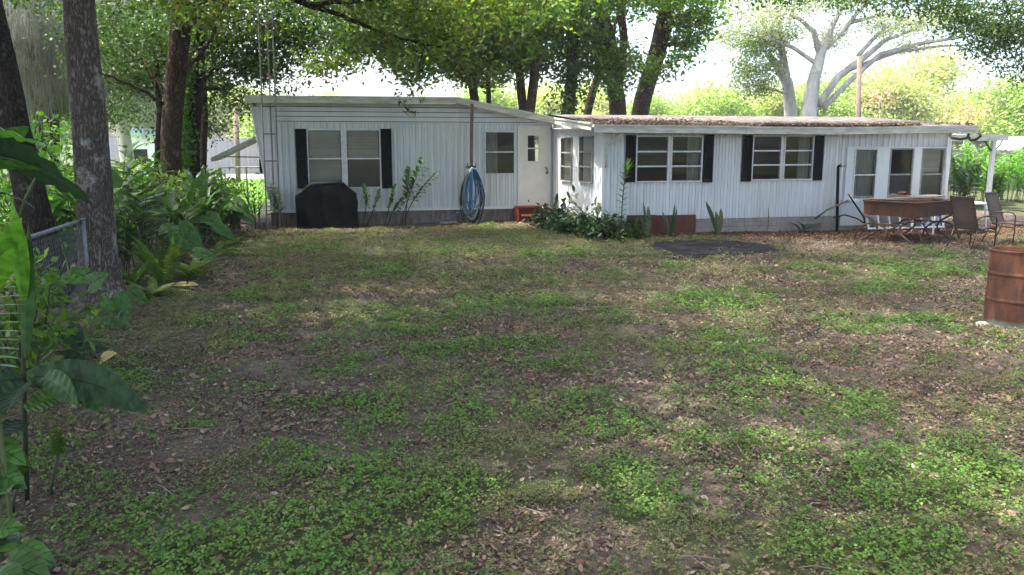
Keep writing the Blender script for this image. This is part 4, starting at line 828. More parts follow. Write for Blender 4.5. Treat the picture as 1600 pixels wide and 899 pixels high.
def tree(name, label, base, trunks, clusters, lsize, mleaf, mbark, cat='tree', group=None, aspect=.5, limbs=(), twigs=3, per=26, spread=.28, n=10, branch_r=.10, moss=None, wob=.05, droop=.2, attach=None, thin=1):
    """trunks: list of [(point, radius)...]; clusters: (centre, rx, ry, rz, n)"""
    t = empty(name, base, label, cat, group); tm = MB(); nodes = []
    for tr in trunks:
        P = [Vector(p) for p, r in tr]; R = [r for p, r in tr]; pts = []; rr = []
        for i in range(len(P)-1):
            k = max(2, int((P[i+1]-P[i]).length/.35)); 
            for j in range(k): s = j/k; pts.append(P[i].lerp(P[i+1], s)+Vector((RR(-1,1),RR(-1,1),0))*R[i]*.05); rr.append(R[i]+(R[i+1]-R[i])*s)
        pts.append(P[-1]); rr.append(R[-1]); tm.tube(pts, rr, max(n,14) if R[0] > .12 else 8, wob=wob*.6); nodes += list(zip(pts, rr))[len(pts)//3:]
    tm.build('trunk', mbark, t, True)
    bm_ = MB()
    for a, b, ra, rb in limbs:
        near = min(nodes, key=lambda q: (q[0]-Vector(a)).length) if nodes else None
        if near and (near[0]-Vector(a)).length < 1.6: a = near[0]
        nodes2 = limb(bm_, a, b, ra, rb, 8, .06, 9); nodes += [(p, rb) for p in nodes2[3:]]
    for c, rx, ry, rz, cn in clusters:
        c = Vector(c); 
        if nodes:
            cand = [q for q in nodes if q[0].z < c.z+1.0] or nodes
            p, r = min(cand, key=lambda q: (q[0]-c).length + max(0, q[0].z - c.z)*1.5); r1 = min(r*.6, branch_r)
            pts = limb(bm_, p, c, r1, max(.012, r1*.3), 6, .1); nodes += [(q, r1*.4) for q in pts[3:]]
        for k in range(twigs): e = c + Vector((RR(-1,1)*rx, RR(-1,1)*ry, RR(-1,1)*rz))*.85; limb(bm_, c, e, .022, .006, 4, .1, 5)
    if bm_.v: bm_.build('branches', mbark, t, True)
    if clusters:
        if thin != 1: clusters = [c[:4]+(c[4]*thin,) for c in clusters]
        v, f, r = leafcloud(clusters, lsize, aspect, per, spread, droop); np_mesh('crown', v, f, r, mleaf, t)
    if moss:
        mp, mn, ml = moss; Pm = []
        for c, rx, ry, rz, k in mp:
            k2 = int(k*.5/26); q = RNG.normal(size=(k2,3))*np.array([rx,ry,rz*.6]) + np.array(c); idx = np.repeat(np.arange(k2), 26)
            p = q[idx] + RNG.normal(size=(k2*26,3))*np.array([.10,.10,.06]); Lm = ml*np.repeat(RNG.uniform(.35,1.2,k2),26)*RNG.uniform(.3,1,k2*26); Pm.append((p, Lm))
        p = np.concatenate([a for a,b in Pm]); Lm = np.concatenate([b for a,b in Pm]); m = len(p); V = []; w_ = .006; cur = p.copy(); a_ = RNG.random(m)*3.14; dx = np.stack([np.cos(a_)*w_, np.sin(a_)*w_, np.zeros(m)],1)
        rows = [cur-dx, cur+dx]
        for s in range(4):
            cur = cur + np.stack([RNG.normal(0,.028,m), RNG.normal(0,.028,m), -Lm/4],1); rows += [cur-dx*(1-.2*s), cur+dx*(1-.2*s)]
        v = np.stack(rows,1).reshape(-1,3); b = np.arange(m)[:,None]*10; f = np.concatenate([b+np.array([[2*s,2*s+1,2*s+3,2*s+2]]) for s in range(4)]); np_mesh('hanging_moss', v, f, RNG.random(len(f)), LF_moss, t)
    return t
def cl(lst): # (px, py, Y, rx, rz, n)
    return [(PY(x,y,Y), rx, rx*.9, rz, n) for x,y,Y,rx,rz,n in lst]
def tp(lst): # trunk from (px,py,Y,width px)
    return [(PY(x,y,Y), wd/2*((PY(x,y,Y)-CAM).dot(fwv))/F) for x,y,Y,wd in lst]
# T2: the big trunk beside the fence
B = G(160, 474); t2 = [(Vector((B.x-.0,B.y,-.1)), .46), (Vector((B.x-.01,B.y,.10)), .34), (Vector((B.x-.01,B.y,.32)), .265)] + tp([(152,400,B.y,57),(147,300,B.y,53),(138,200,B.y,51),(131,100,B.y,49),(123,0,B.y,46),(116,-150,B.y,42),(118,-420,B.y,34),(160,-800,B.y,22)])
tree('oak_tree', 'thick grey-brown oak trunk with blotchy bark on the yard side of the fence', (B.x,B.y,0), [t2],
     [((B.x+dx,B.y+dy,z), 2.2,2.2,1.1,5200) for dx,dy,z in ((1.5,-3,7.8),(-2,1,7.5),(3.2,1.5,8.2),(0,3.5,8.6),(5.5,-1,8.8),(1,-1,9.6),(-2.5,-3,8.2),(4,4,9.2),(7,2.5,8.6),(9.5,.5,9),(8,-2.5,9),(4,-4.5,8.6),(11,3,9),(7,5.5,9),(10.5,5.5,9.4),(-4,-1,8),(-1,-5.5,8.4),(2,6.5,9.2))], .15, LF_oak, m_bark, n=22, wob=.045)
# T1: leaning trunk at the left edge behind the fence
t1 = [(PX(x,y,X), wd/2*((PX(x,y,X)-CAM).dot(fwv))/F) for x,y,X,wd in [(92,545,-3.27,66),(86,480,-3.30,60),(70,400,-3.33,54),(48,300,-3.4,46),(24,200,-3.5,42),(2,90,-3.6,40),(-40,-80,-3.8,38),(-90,-300,-4,34)]]
t1[0] = (Vector((t1[0][0].x, t1[0][0].y, -.1)), t1[0][1])
tree('oak_tree', 'dark oak trunk leaning left at the edge of the picture behind the chain link fence', (t1[0][0].x,t1[0][0].y,0), [t1],
     [((-6+dx,9+dy,z), 1.8,1.8,1.0,4000) for dx,dy,z in ((0,0,7.5),(-2,3,8),(1.5,-3,8),(-2,-3,7.2))], .13, LF_oak, m_bark_dark, n=20)
# T3, T4 by the far end of the fence
t3 = tp([(268,345,19,34),(266,280,19,32),(268,200,19,31),(276,100,19,31),(286,0,19,32),(292,-100,19,28),(300,-300,19,20)]); t3[0] = (Vector((t3[0][0].x,19,-.1)), .30)
tree('shade_tree', 'brown bare-barked trunk nearest the fence, in front of the darker twin trunk', (t3[0][0].x,19,0), [t3],
     cl([(170,30,19.5,1.3,.9,3600),(230,-40,18,1.6,.8,4000),(370,30,21.2,1.3,.8,3800),(450,20,22,1.1,.7,3600),(200,100,20.5,.9,.7,2200),(395,95,21.5,.9,.6,2600),(520,10,19.5,1.0,.5,2600),(340,-80,18,2,1,5000)]),
     .11, LF_oak, m_bark_brown, limbs=[(PY(262,190,19),PY(157,112,18.4),.045,.02),(PY(255,185,19),PY(225,95,19.4),.05,.025),(PY(272,120,19),PY(352,2,18.5),.05,.03)], n=16, thin=.6)
t4 = tp([(296,330,21,36),(296,230,21,31),(302,120,21,30),(305,0,21,30),(308,-200,21,24)]); t4[0] = (Vector((t4[0][0].x,21,-.1)), .32)
tree('shade_tree', 'dark vine-covered trunk just behind the brown bare-barked trunk', (t4[0][0].x,21,0), [t4],
     cl([(350,60,22,1.4,.9,4200),(425,110,22.5,1.2,.55,3600),(480,60,22,1.3,.7,4000),(250,40,22.5,1.5,1.0,3600),(345,140,22.5,.8,.6,1800),(545,50,21.5,1.2,.5,3600),(390,170,23,.5,.35,700)]),
     .11, LF_oak, m_bark_dark, limbs=[(PY(300,140,21),PY(335,105,20.5),.05,.03)], n=14, thin=.6)
tv = empty('climbing_vine', (t4[0][0].x-.1,20.7,0), 'yellow green ivy climbing the dark trunk by the fence', 'vine'); 
v, f, r = leafcloud([(PY(290,y,20.72), .10,.08,.30, 260) for y in range(60,300,16)], .07, .8, 12, .07); np_mesh('vine_leaves', v, f, r, LF_ginb, tv)
mb = MB(); mb.tube([PY(288,320,20.75),PY(291,200,20.75),PY(296,60,20.8)], .02, 5); mb.build('vine_stem', m_stem, tv)
# saplings around them
for i, (x, Y, wd, top, lab) in enumerate(((318,22.5,12,60,'thin crooked sapling right of the dark vine-covered trunk'),(248,20,12,95,'slim forked sapling left of the brown bare trunk'),(306,23.5,10,130,'thin pale sapling stem behind the dark trunk'))):
    p0 = PY(x,330,Y); p0.z = -.05
    tree('sapling', lab, (p0.x,Y,0), [[(p0,.10)] + tp([(x-2,270,Y,wd),(x+2,180,Y,wd*.85),(x-4,top,Y,wd*.6)])], cl([(x-25,top+30,Y+.3,.6,.5,700),(x+20,top,Y,.7,.5,900),(x-10,top-40,Y,.8,.5,900),(x+10,200,Y+.5,.4,.4,260)]), .10, LF_oak, m_bark_dark, twigs=5)
# mossy trees further left beyond the fence
b = PY(30,300,24)
tree('mossy_oak', 'dark oak draped in grey hanging moss at the top left, beyond the fence', (b.x,26,0), [[(Vector((b.x,26,-.1)),.4),(Vector((b.x+.3,26,4)),.3),(Vector((b.x-.2,26,8)),.22)]],
     cl([(20,20,25,2.0,1.4,4500),(90,60,26,1.8,1.2,4000),(190,20,26,1.6,1.0,3600),(60,140,27,1.5,1.0,5200),(200,110,27,1.2,.9,4200),(130,90,28,1.6,1.1,5200),(10,90,27,1.6,1.0,4200),(230,40,28,1.6,1.0,4200),(160,170,29,1.3,.7,2600),(40,-60,24,3,1.2,6000)]), .12, LF_oak, m_bark_dark, twigs=8,
     moss=([(PY(x,y,Y),rx,rx,rz,n) for x,y,Y,rx,rz,n in ((40,30,24,1.1,.5,4200),(60,90,24.5,.9,.5,3800),(85,20,24,1,.5,3600),(185,30,24.5,.8,.6,2600),(195,110,25.5,.6,.4,1500),(25,150,25,.7,.4,2200),(95,130,25.5,.5,.4,1800),(220,60,24,.6,.4,1300))], 0, 1.15))
b = PY(205,260,34)
tree('mossy_oak', 'thin pale grey moss-hung oak seen through the gap between trunks at left', (b.x,34,0), [[(Vector((b.x,34,-.1)),.28),(Vector((b.x-.3,34,4)),.22),(Vector((b.x+.3,34,8)),.15)]],
     cl([(190,60,34,2,1.5,2600),(235,110,34,1.5,1.2,1800),(160,120,35,1.6,1.2,1800)]), .14, LF_grey, m_bark_pale, twigs=8,
     moss=([(PY(x,y,Y),rx,rx,rz,n) for x,y,Y,rx,rz,n in ((195,130,33.5,1.1,.8,3200),(235,140,33.5,.9,.8,2600),(165,110,33,1.0,.8,2200))], 0, 1.6))
# undergrowth beyond the fence
def shrub(label, p, w_, h, n, size, ml, asp=.4, name='shrub', group=None, per=14, spread=.16):
    t = empty(name, (p[0],p[1],0), label, 'shrub', group); mb = MB()
    for i in range(9): limb(mb, (p[0]+RR(-.15,.15)*w_,p[1]+RR(-.1,.1),-.02), (p[0]+RR(-.8,.8)*w_,p[1]+RR(-.5,.5)*w_,h*RR(.5,.95)), .014, .005, 5, .1, 5)
    mb.build('stems', m_stemd, t); v, f, r = leafcloud([((p[0],p[1],h*.55), w_, w_*.8, h*.48, n)], size, asp, per, spread, .2); np_mesh('foliage', v, f, r, ml, t); return t
for i, (x, y, Y, w_, h, n, ml, lab) in enumerate((
    (60,300,13,.8,1.7,1500,LF_ginb,'bright yellow green shrub between the two left trunks behind the fence'),
    (215,290,17,1.2,1.5,2200,LF_farg,'mid green bush right of the thick trunk beyond the fence'),
    (120,300,16,1.6,1.6,3200,LF_lit,'leafy bush behind the thick grey-brown trunk'),
    (40,260,18,1.3,2.6,2600,LF_ginb,'tall yellow green shrub at the far left behind the leaning trunk'),
    (240,280,22,1.4,1.6,2600,LF_farg,'broad bush below the white neighbouring building'),
    (330,300,24,.9,1.3,1400,LF_lit,'small bush under the propped awning'),
    (10,420,7.4,.6,1.1,900,LF_lit,'low leafy bush at the left edge just beyond the fence'))):
    p = PY(x,y,Y); shrub(lab, (p.x,Y), w_, h, n, .14 if Y > 12 else .11, ml)

# ---- trees behind the house --------------------------------------------
def house_tree(label, trunks, clusters, mb_=m_bark_brown, ml=LF_lit, limbs=(), size=.185, **k):
    T = [tp(q) for q in trunks]
    for q in T: q.insert(0, (Vector((q[0][0].x, q[0][0].y, -.1)), q[0][1]*1.35))
    b = T[0][0][0]; return tree('broadleaf_tree', label, (b.x,b.y,0), T, cl(clusters), size, ml, mb_, limbs=limbs, thin=.62, aspect=.45, **k)
house_tree('large brown tree whose thick trunk splits into two heavy stems behind the low roof',
    [[(966,178,27,27),(958,100,27,26),(948,60,27,26),(930,0,27,24),(915,-60,27,18)],[(1000,178,27.4,27),(1012,130,27.4,27),(1030,70,27.4,27),(1045,0,27.2,24),(1060,-60,27.2,18)],[(965,178,27,8),(975,60,27,14),(968,0,27,13),(975,-80,27,10)]],
    [(975,95,26.2,1.0,.5,1500),(1082,25,26.5,1.0,.9,3400),(900,20,26.2,1.5,1.0,4600),(960,130,26.4,.5,.4,900),(1020,-20,26,2.4,.8,6000),(915,90,26.8,.9,.6,1900),(1072,72,27,.6,.4,900),(845,50,26.8,1.4,1.0,4400),(1025,110,26.6,.5,.3,600),(1045,98,26.3,.35,.25,260)],
    limbs=[(PY(950,110,27),PY(880,30,26.6),.12,.07),(PY(962,140,27),PY(872,82,26.8),.09,.05)], per=20)
house_tree('leaning slim brown trunk behind the roof, left of the large split trunk', [[(918,177,28,13),(927,140,28,13),(945,90,27.6,11),(960,40,27.4,9)]], [(930,60,27.5,.9,.6,1400),(970,0,27.5,1.4,.7,2400)], twigs=4)
house_tree('straight trunk wrapped in ivy behind the roof with spiky plants at its foot', [[(888,177,26.5,20),(893,120,26.5,18),(895,60,26.5,18),(900,0,26.5,16),(905,-60,26.5,12)]],
    [(890,120,26.2,.35,.9,900),(890,160,26.2,.35,.3,400),(870,10,25.8,1.4,.8,3600),(800,20,26,1.6,.8,4200),(905,-50,26,2,.8,4000),(830,95,26.4,.8,.5,1600)], ml=LF_oak)
house_tree('pair of close brown trunks rising behind the sloping eave', [[(818,178,25.5,14),(812,120,25.5,14),(806,60,25.5,12),(800,0,25.5,10)],[(828,178,25.3,15),(834,130,25.3,15),(838,80,25.3,13),(842,10,25.3,10)]],
    [(770,30,25,1.6,.9,4600),(720,60,25.2,1.2,.8,3200),(800,80,25,1.0,.5,2600),(690,0,24.6,1.8,.8,4800),(835,20,25,1.2,.8,3200),(770,110,25.4,.9,.5,1500)],
    limbs=[(PY(838,110,25.3),PY(870,95,25),.04,.02),(PY(812,120,25.5),PY(780,70,25.2),.05,.03)])
house_tree('brown trunk behind the peak of the high roof, partly hidden by leaves', [[(742,160,25,14),(737,120,25,14),(728,60,25,13),(720,0,25,11)],[(764,168,25.4,8),(762,110,25.4,8),(765,40,25.4,7)]],
    [(660,40,24.4,1.5,.8,4200),(600,20,24.2,1.5,.7,4200),(690,90,24.8,1.1,.4,2600),(640,90,24.6,.9,.4,1700),(740,60,24.6,1.1,.8,3000),(740,115,24.4,.7,.4,1400),(560,60,24.5,.9,.4,1500)],
    limbs=[(PY(728,80,25),PY(620,20,24),.07,.03),(PY(730,110,25),PY(600,100,24.6),.05,.02)], ml=LF_olive)
# spiky plants at its foot
for x, lab in ((858,'small spiky palm plant just above the roof line'),(880,'taller spiky yucca beside the ivy trunk behind the roof')):
    c = PY(x,190,25.6); t = empty('yucca', (c.x,25.6,0), lab, 'plant'); mb = MB(); mb.tube([(c.x,25.6,-.05),(c.x,25.6,2.6)], .05, 6); mb.build('stem', m_bark_brown, t); mb = MB(); z = 2.6
    for i in range(60):
        a, e = RR(0,6.28), RR(-.3,1.3); d = Vector((math.cos(a)*math.cos(e), math.sin(a)*math.cos(e), math.sin(e))); s_ = d.cross(Vector((0,0,1))).normalized()*.022; p = Vector((c.x,25.6,z+RR(-.25,.3)))
        mb.add([p-s_, p+s_, p+d*RR(.4,.65)+Vector((0,0,-.06))], [(0,1,2)])
    mb.build('leaves', LF_gin, t)
# overhanging branches in front of the house (tree whose trunk stands left of the yard)
p0 = Vector((-7.5, 15, -.1))
tree('oak_tree', 'oak whose long dark boughs cross the top of the picture left of centre', (p0.x,p0.y,0), [[(p0,.34),(Vector((-7.2,15.2,4)),.28),(Vector((-6,15.8,7)),.2)]],
     cl([(430,-10,22,1.5,.5,3600),(560,-20,18,1.5,.5,3600),(650,10,18,1.1,.45,2600),(740,0,18.5,1.2,.6,3200),(450,60,21.6,.9,.4,1800),(585,70,18.6,.8,.35,1500),(690,60,18,.8,.4,1600),(520,100,20,.7,.3,1100),(655,110,18,.55,.28,700),(330,0,17,1.0,.5,1800),(820,-20,18.5,1.2,.6,3000)]),
     .135, LF_olive, m_bark_dark, limbs=[(Vector((-6,15.8,7)),PY(300,-60,17.5),.13,.09),(PY(300,-60,17.5),PY(480,5,18),.09,.07),(PY(480,8,18),PY(580,45,18.4),.07,.04),(PY(580,45,18.4),PY(690,75,18),.04,.02),(PY(480,8,18),PY(680,-5,18),.06,.03)], twigs=7, branch_r=.045, thin=.6)
# hanging twig in front of the fascia
t = empty('hanging_twig', (PY(655,150,18).x,18,PY(655,150,18).z+.6), 'leafy twig hanging down in front of the high roof edge', 'twig'); mb = MB()
for a_, b_ in (((648,110),(620,150)),((620,150),(648,182)),((650,110),(657,162)),((655,110),(662,158))): mb.tube([PY(*a_,18), PY((a_[0]+b_[0])/2-3,(a_[1]+b_[1])/2,18), PY(*b_,18)], .006, 4)
mb.build('stem', m_bark_dark, t); v, f, r = leafcloud([(PY(x,y,18),.07,.08,.06,n) for x,y,n in ((622,150,22),(630,160,24),(637,170,24),(645,178,16),(656,140,20),(658,155,14),(640,150,10))], .09, .42, 8, .05); np_mesh('leaves', v, f, r, LF_oak, t)
# ---- big pale oak right of centre and its neighbour
B1 = [(1264,178,44,23.7),(1272,120,44,18.6),(1282,85,44,15.4)]
tree('old_oak', 'huge pale grey oak with long spreading limbs behind the right half of the roof', (PY(1264,178,44).x,44,0),
     [[(Vector((PY(1262,178,44).x,44,-.1)),.42)]+tp(B1+[(1300,40,44,9.3),(1322,0,44,8.3),(1340,-60,44,6.2)]),
      tp([(1278,165,44.2,11.3),(1310,120,44,11.3),(1350,90,43.6,10.3),(1385,62,43.2,6.7),(1432,45,43,3.6)]),
      tp([(1285,170,44.4,9.3),(1330,125,43.8,8.3),(1375,85,43.4,7.2),(1440,68,43,6.2),(1510,57,42.6,4.1)]),
      tp([(1280,85,44,9.3),(1272,50,44,8.3),(1250,30,44,5.7),(1235,25,44,3.6)]),
      tp([(1292,75,44,8.3),(1330,35,43.6,6.7),(1370,25,43.4,5.1),(1405,20,43.4,3.6)]),
      tp([(1312,55,43.8,7.2),(1340,20,43.4,6.2),(1370,-10,43.2,5.1)]),
      tp([(1322,112,44,6.2),(1350,100,43.8,6.2),(1400,82,43.4,5.5),(1470,72,43,3.9),(1530,70,42.5,2.3)]),
      tp([(1276,100,44,7.0),(1240,75,44,6.2),(1200,60,44,4.7),(1150,50,44,3.1)]),
      tp([(1340,88,43.8,7.2),(1370,55,43.6,6.2),(1410,35,43.6,4.6),(1432,18,43.4,3.1)])],
     cl([(1250,-10,43.5,3,1.4,3400),(1320,-10,43.5,3,1.0,3000),(1380,40,43,1.6,.9,1700),(1440,35,42.8,1.6,.8,1700),(1300,60,44.5,1.4,.8,1000),(1490,25,42.5,1.6,.9,1500),(1215,30,43.5,1.8,1.2,2200),(1420,75,43.8,1.2,.4,700),(1160,20,43,2,1.2,1300),(1125,60,43.4,1.2,.6,500),(1540,40,42.5,1.6,.8,900)]),
     .17, LF_grey, m_bark_pale, branch_r=.11, twigs=22, per=14, spread=.4, n=14)
tree('old_oak', 'pinkish pale oak with brown drooping foliage left of the huge spreading oak', (PY(1236,178,46).x,46,0),
     [[(Vector((PY(1236,178,46).x,46,-.1)),.6)]+tp([(1236,178,46,20),(1230,130,46,17),(1216,105,46,15),(1200,85,46,9)]), tp([(1228,120,46,14),(1222,80,46,11),(1218,50,46,9),(1214,10,46,7)])],
     cl([(1180,110,45,1.7,1.3,2600),(1190,70,45,1.6,.9,1900),(1215,60,45.4,1.3,.8,1500),(1185,140,45.4,1.0,.6,900),(1165,60,45.6,1.6,.8,1300)]), .17, LF_olive, m_bark_pale, twigs=5, per=16, spread=.35)

# ---- sunlit tree line far behind the house
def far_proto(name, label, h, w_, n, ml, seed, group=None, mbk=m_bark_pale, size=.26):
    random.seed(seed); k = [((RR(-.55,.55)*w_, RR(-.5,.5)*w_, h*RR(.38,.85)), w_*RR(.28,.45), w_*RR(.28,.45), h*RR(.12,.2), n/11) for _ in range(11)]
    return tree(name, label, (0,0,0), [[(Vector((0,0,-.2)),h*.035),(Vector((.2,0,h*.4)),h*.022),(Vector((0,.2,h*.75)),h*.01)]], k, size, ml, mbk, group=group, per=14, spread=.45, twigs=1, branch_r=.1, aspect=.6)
def copy_thing(o, loc, s, rz, label):
    r = o.copy(); C.objects.link(r); r.location = loc; r.scale = (s,s,s*RR(.85,1.1)); r.rotation_euler = (0,0,rz); r['label'] = label
    for ch in list(o.children): c = ch.copy(); C.objects.link(c); c.parent = r
GR = 'sunlit trees in the far tree line'
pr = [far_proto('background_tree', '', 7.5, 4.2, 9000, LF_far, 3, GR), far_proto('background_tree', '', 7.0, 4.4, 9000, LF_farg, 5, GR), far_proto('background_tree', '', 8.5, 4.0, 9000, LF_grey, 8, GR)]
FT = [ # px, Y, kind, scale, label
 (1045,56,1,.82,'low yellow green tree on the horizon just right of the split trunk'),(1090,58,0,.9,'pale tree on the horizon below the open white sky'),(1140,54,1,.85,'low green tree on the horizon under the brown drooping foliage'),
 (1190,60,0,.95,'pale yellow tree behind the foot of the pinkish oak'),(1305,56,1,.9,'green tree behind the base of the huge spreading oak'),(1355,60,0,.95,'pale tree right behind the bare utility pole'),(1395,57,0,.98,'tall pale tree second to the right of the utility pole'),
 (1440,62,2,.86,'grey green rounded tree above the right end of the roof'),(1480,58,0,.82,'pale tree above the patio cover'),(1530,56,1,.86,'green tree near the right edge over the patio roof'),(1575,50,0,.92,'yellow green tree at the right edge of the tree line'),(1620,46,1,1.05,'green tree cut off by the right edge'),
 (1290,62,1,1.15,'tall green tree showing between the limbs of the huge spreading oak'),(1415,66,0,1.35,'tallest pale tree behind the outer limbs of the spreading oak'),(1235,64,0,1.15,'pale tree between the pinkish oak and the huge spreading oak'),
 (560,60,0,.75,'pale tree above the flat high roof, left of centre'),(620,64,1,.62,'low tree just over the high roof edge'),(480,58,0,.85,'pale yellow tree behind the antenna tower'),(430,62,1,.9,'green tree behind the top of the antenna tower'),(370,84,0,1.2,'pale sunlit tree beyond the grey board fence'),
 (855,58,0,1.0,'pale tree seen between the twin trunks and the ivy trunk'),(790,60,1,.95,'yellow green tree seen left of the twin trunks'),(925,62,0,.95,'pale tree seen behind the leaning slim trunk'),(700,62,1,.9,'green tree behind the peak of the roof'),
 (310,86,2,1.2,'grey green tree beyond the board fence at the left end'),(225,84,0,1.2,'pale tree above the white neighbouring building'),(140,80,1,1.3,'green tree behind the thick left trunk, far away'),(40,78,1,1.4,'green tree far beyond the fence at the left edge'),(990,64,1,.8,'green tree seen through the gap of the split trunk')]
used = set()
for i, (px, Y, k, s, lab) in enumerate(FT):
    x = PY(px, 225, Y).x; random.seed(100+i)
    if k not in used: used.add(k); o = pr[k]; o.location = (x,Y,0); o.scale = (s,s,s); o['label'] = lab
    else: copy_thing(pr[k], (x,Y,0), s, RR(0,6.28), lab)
# two pinkish blossom bushes far right
m_pink = leafmat('pink_blossom', [(.36,.20,.14),(.40,.28,.18),(.3,.24,.12)], .3)
for px, py, Y, lab in ((1372,150,52,'coral pink flowering treetop right of the utility pole'),(1515,178,48,'coral pink flowering treetop above the patio cover')):
    p = PY(px,py,Y); t = empty('flowering_tree', (p.x,Y,0), lab, 'tree'); mb = MB(); limb(mb,(p.x,Y,-.1),(p.x,Y,p.z),.1,.03); mb.build('trunk', m_bark_pale, t); v,f,r = leafcloud([(p,1.2,1.2,.9,420)], .2, .6, 5, .5); np_mesh('crown', v,f,r,m_pink,t)

# ---- right edge: overhanging dark foliage
p0 = Vector((23, 19, -.1))
tree('oak_tree', 'dark overhanging foliage at the top right corner', (p0.x,p0.y,0), [[(p0,.4),(Vector((22.6,19,4)),.33),(Vector((21.5,19,7.5)),.25)]],
     cl([(1575,20,18,1.2,.9,4200),(1560,70,18.4,.8,.5,1900),(1470,8,18,.9,.4,1500),(1400,-5,18,.8,.4,1300),(1250,-12,18,.7,.25,700),(1500,35,18.4,.6,.25,800),(1600,110,18.4,.6,.4,700),(1340,-8,18,.6,.3,700),(1180,-8,18,.6,.25,600),(1470,-90,18,2.6,.8,4000)]), .10, LF_oak, m_bark_dark, twigs=5, branch_r=.05)

# ---------------------------------------------------------------- shade trees around the camera (they roof the yard over)
SH = [((13,-2,0),1.0,0,'large shade oak standing right of the viewpoint'),((-9,2.5,0),1.1,1.9,'large shade oak beyond the fence beside the viewpoint'),((-3,-17,0),1.1,4.0,'large shade oak behind the viewpoint'),((18.5,9.5,0),1.1,2.7,'large shade oak right of the yard'),((-10.5,12,0),1.15,5.2,'large shade oak left of the fence')]
random.seed(55); ks = []
for i in range(44):
    a = RR(0,6.28); rr = math.sqrt(random.random())*7.6; ks.append(((math.cos(a)*rr, math.sin(a)*rr, 8.4+2.6*(1-(rr/8)**2)+RR(-.7,.7)), 1.7,1.7,.7, 900))
shade = tree('shade_oak', SH[0][3], (0,0,0), [[(Vector((0,0,-.2)),.5),(Vector((0,0,.4)),.36),(Vector((.3,.1,5)),.30),(Vector((0,0,8.5)),.2)]], ks, .24, LF_oak, m_bark, group='shade oaks around the yard', per=14, spread=.4, twigs=0, branch_r=.09, aspect=.6, n=16)
for i, (loc, s, rz, lab) in enumerate(SH):
    if i == 0: shade.location = loc
    else: copy_thing(shade, loc, s, rz, lab)

# ---------------------------------------------------------------- things far behind on the left
t = empty('board_fence', (-6, 58, 0), 'grey wooden board fence across the neighbouring lot at far left', 'fence'); mb = MB(); x = PY(150,240,60).x; xe = PY(425,240,60).x
while x < xe: mb.box(x, x+.135, 60, 60.03, -.02, 2.35+RR(-.02,.02)); x += .143
mb.build('boards', m_fencew, t); mb = MB(); mb.box(PY(150,240,60).x, xe, 60.03, 60.09, .5, .6); mb.box(PY(150,240,60).x, xe, 60.03, 60.09, 1.8, 1.9); mb.build('rail', m_fencew, t)
t = empty('board_fence', (PY(1560,240,30).x, 30, 0), 'brown-grey board fence behind the bright ginger plants at right', 'fence'); mb = MB(); x = PY(1480,240,30).x; xe = PY(1680,240,30).x
while x < xe: mb.box(x, x+.135, 30, 30.03, -.02, 1.72+RR(-.02,.02)); x += .143
mb.build('boards', m_skirt, t)
m_road = mat('pale_street', (.30,.30,.30), (.24,.24,.24), 5, .9); mb = MB(); mb.add([(-60,61.5+0,.02),(60,61.5,.02),(60,67,.02),(-60,67,.02)],[(0,1,2,3)]); 
mb = MB(); mb.add([(-14,50,.0),(-3.2,50,.0),(-3.2,56.5,.0),(-14,56.5,.0)],[(0,1,2,3)]); o = mb.build('driveway', m_road); tag(o, 'pale concrete driveway on the neighbouring lot', 'driveway', kind='structure')
m_lawn = mat('sunlit_grass', (.11,.19,.03), (.18,.27,.05), 9, .9, bump=.4); mb = MB(); mb.add([(-8.5,23.5,.004),(-1.8,23.5,.004),(-2.5,50,.004),(-14,50,.004)],[(0,1,2,3)]); o = mb.build('side_lawn', m_lawn); tag(o, 'bright sunlit grass beyond the left end of the house', 'lawn', kind='structure')
n = 30000; x = RNG.uniform(-8,-1.9,n); y = 23.5+RNG.random(n)**1.6*24; N,T = rand_frames(n,0); T = unit(T*np.array([.4,.4,0])+np.array([0,0,1])); N = unit(N-T*np.sum(N*T,1,keepdims=True)); sz = RNG.uniform(.05,.14,n); v,f = leaves_np(np.stack([x,y,sz*.4],1),N,T,sz,sz*.14); o = np_mesh('grass_blades', v,f,RNG.random(n),LF_ginb); tag(o,'sunlit bright grass blades beyond the left end of the house','grass',kind='stuff')
# utility poles
def pole(label, px, pbase, ytop, Y, wd):
    a = PY(px, ytop, Y); t = empty('utility_pole', (a.x,Y,0), label, 'pole'); mb = MB(); r = wd/2*Y/F; b0 = PY(pbase, 260, Y); mb.tube([(b0.x,Y,-.1),(a.x,Y,a.z)], [r*1.1,r], 10); mb.build('pole_shaft', m_wood_brown, t, True); return a, t
a, t = pole('brown wooden utility pole standing bare above the right part of the roof', 1343, 1342, 88, 30, 8)
pole('short brown wooden pole seen under the propped awning', 368, 371, 170, 44, 7)
mb = MB(); e = PY(1180,185,40)
for z0_, tgt in ((a.z-.2, PY(1030,120,60)),(a.z-2.3, PY(1000,145,60))): 
    s_ = Vector((a.x,30,z0_)); mb.tube([s_.lerp(tgt, i/10)-Vector((0,0,.9*math.sin(math.pi*i/10))) for i in range(11)], .012, 4)
o = mb.build('power_line', m_darkmetal); tag(o, 'thin overhead wires running left from the utility pole', 'wire')
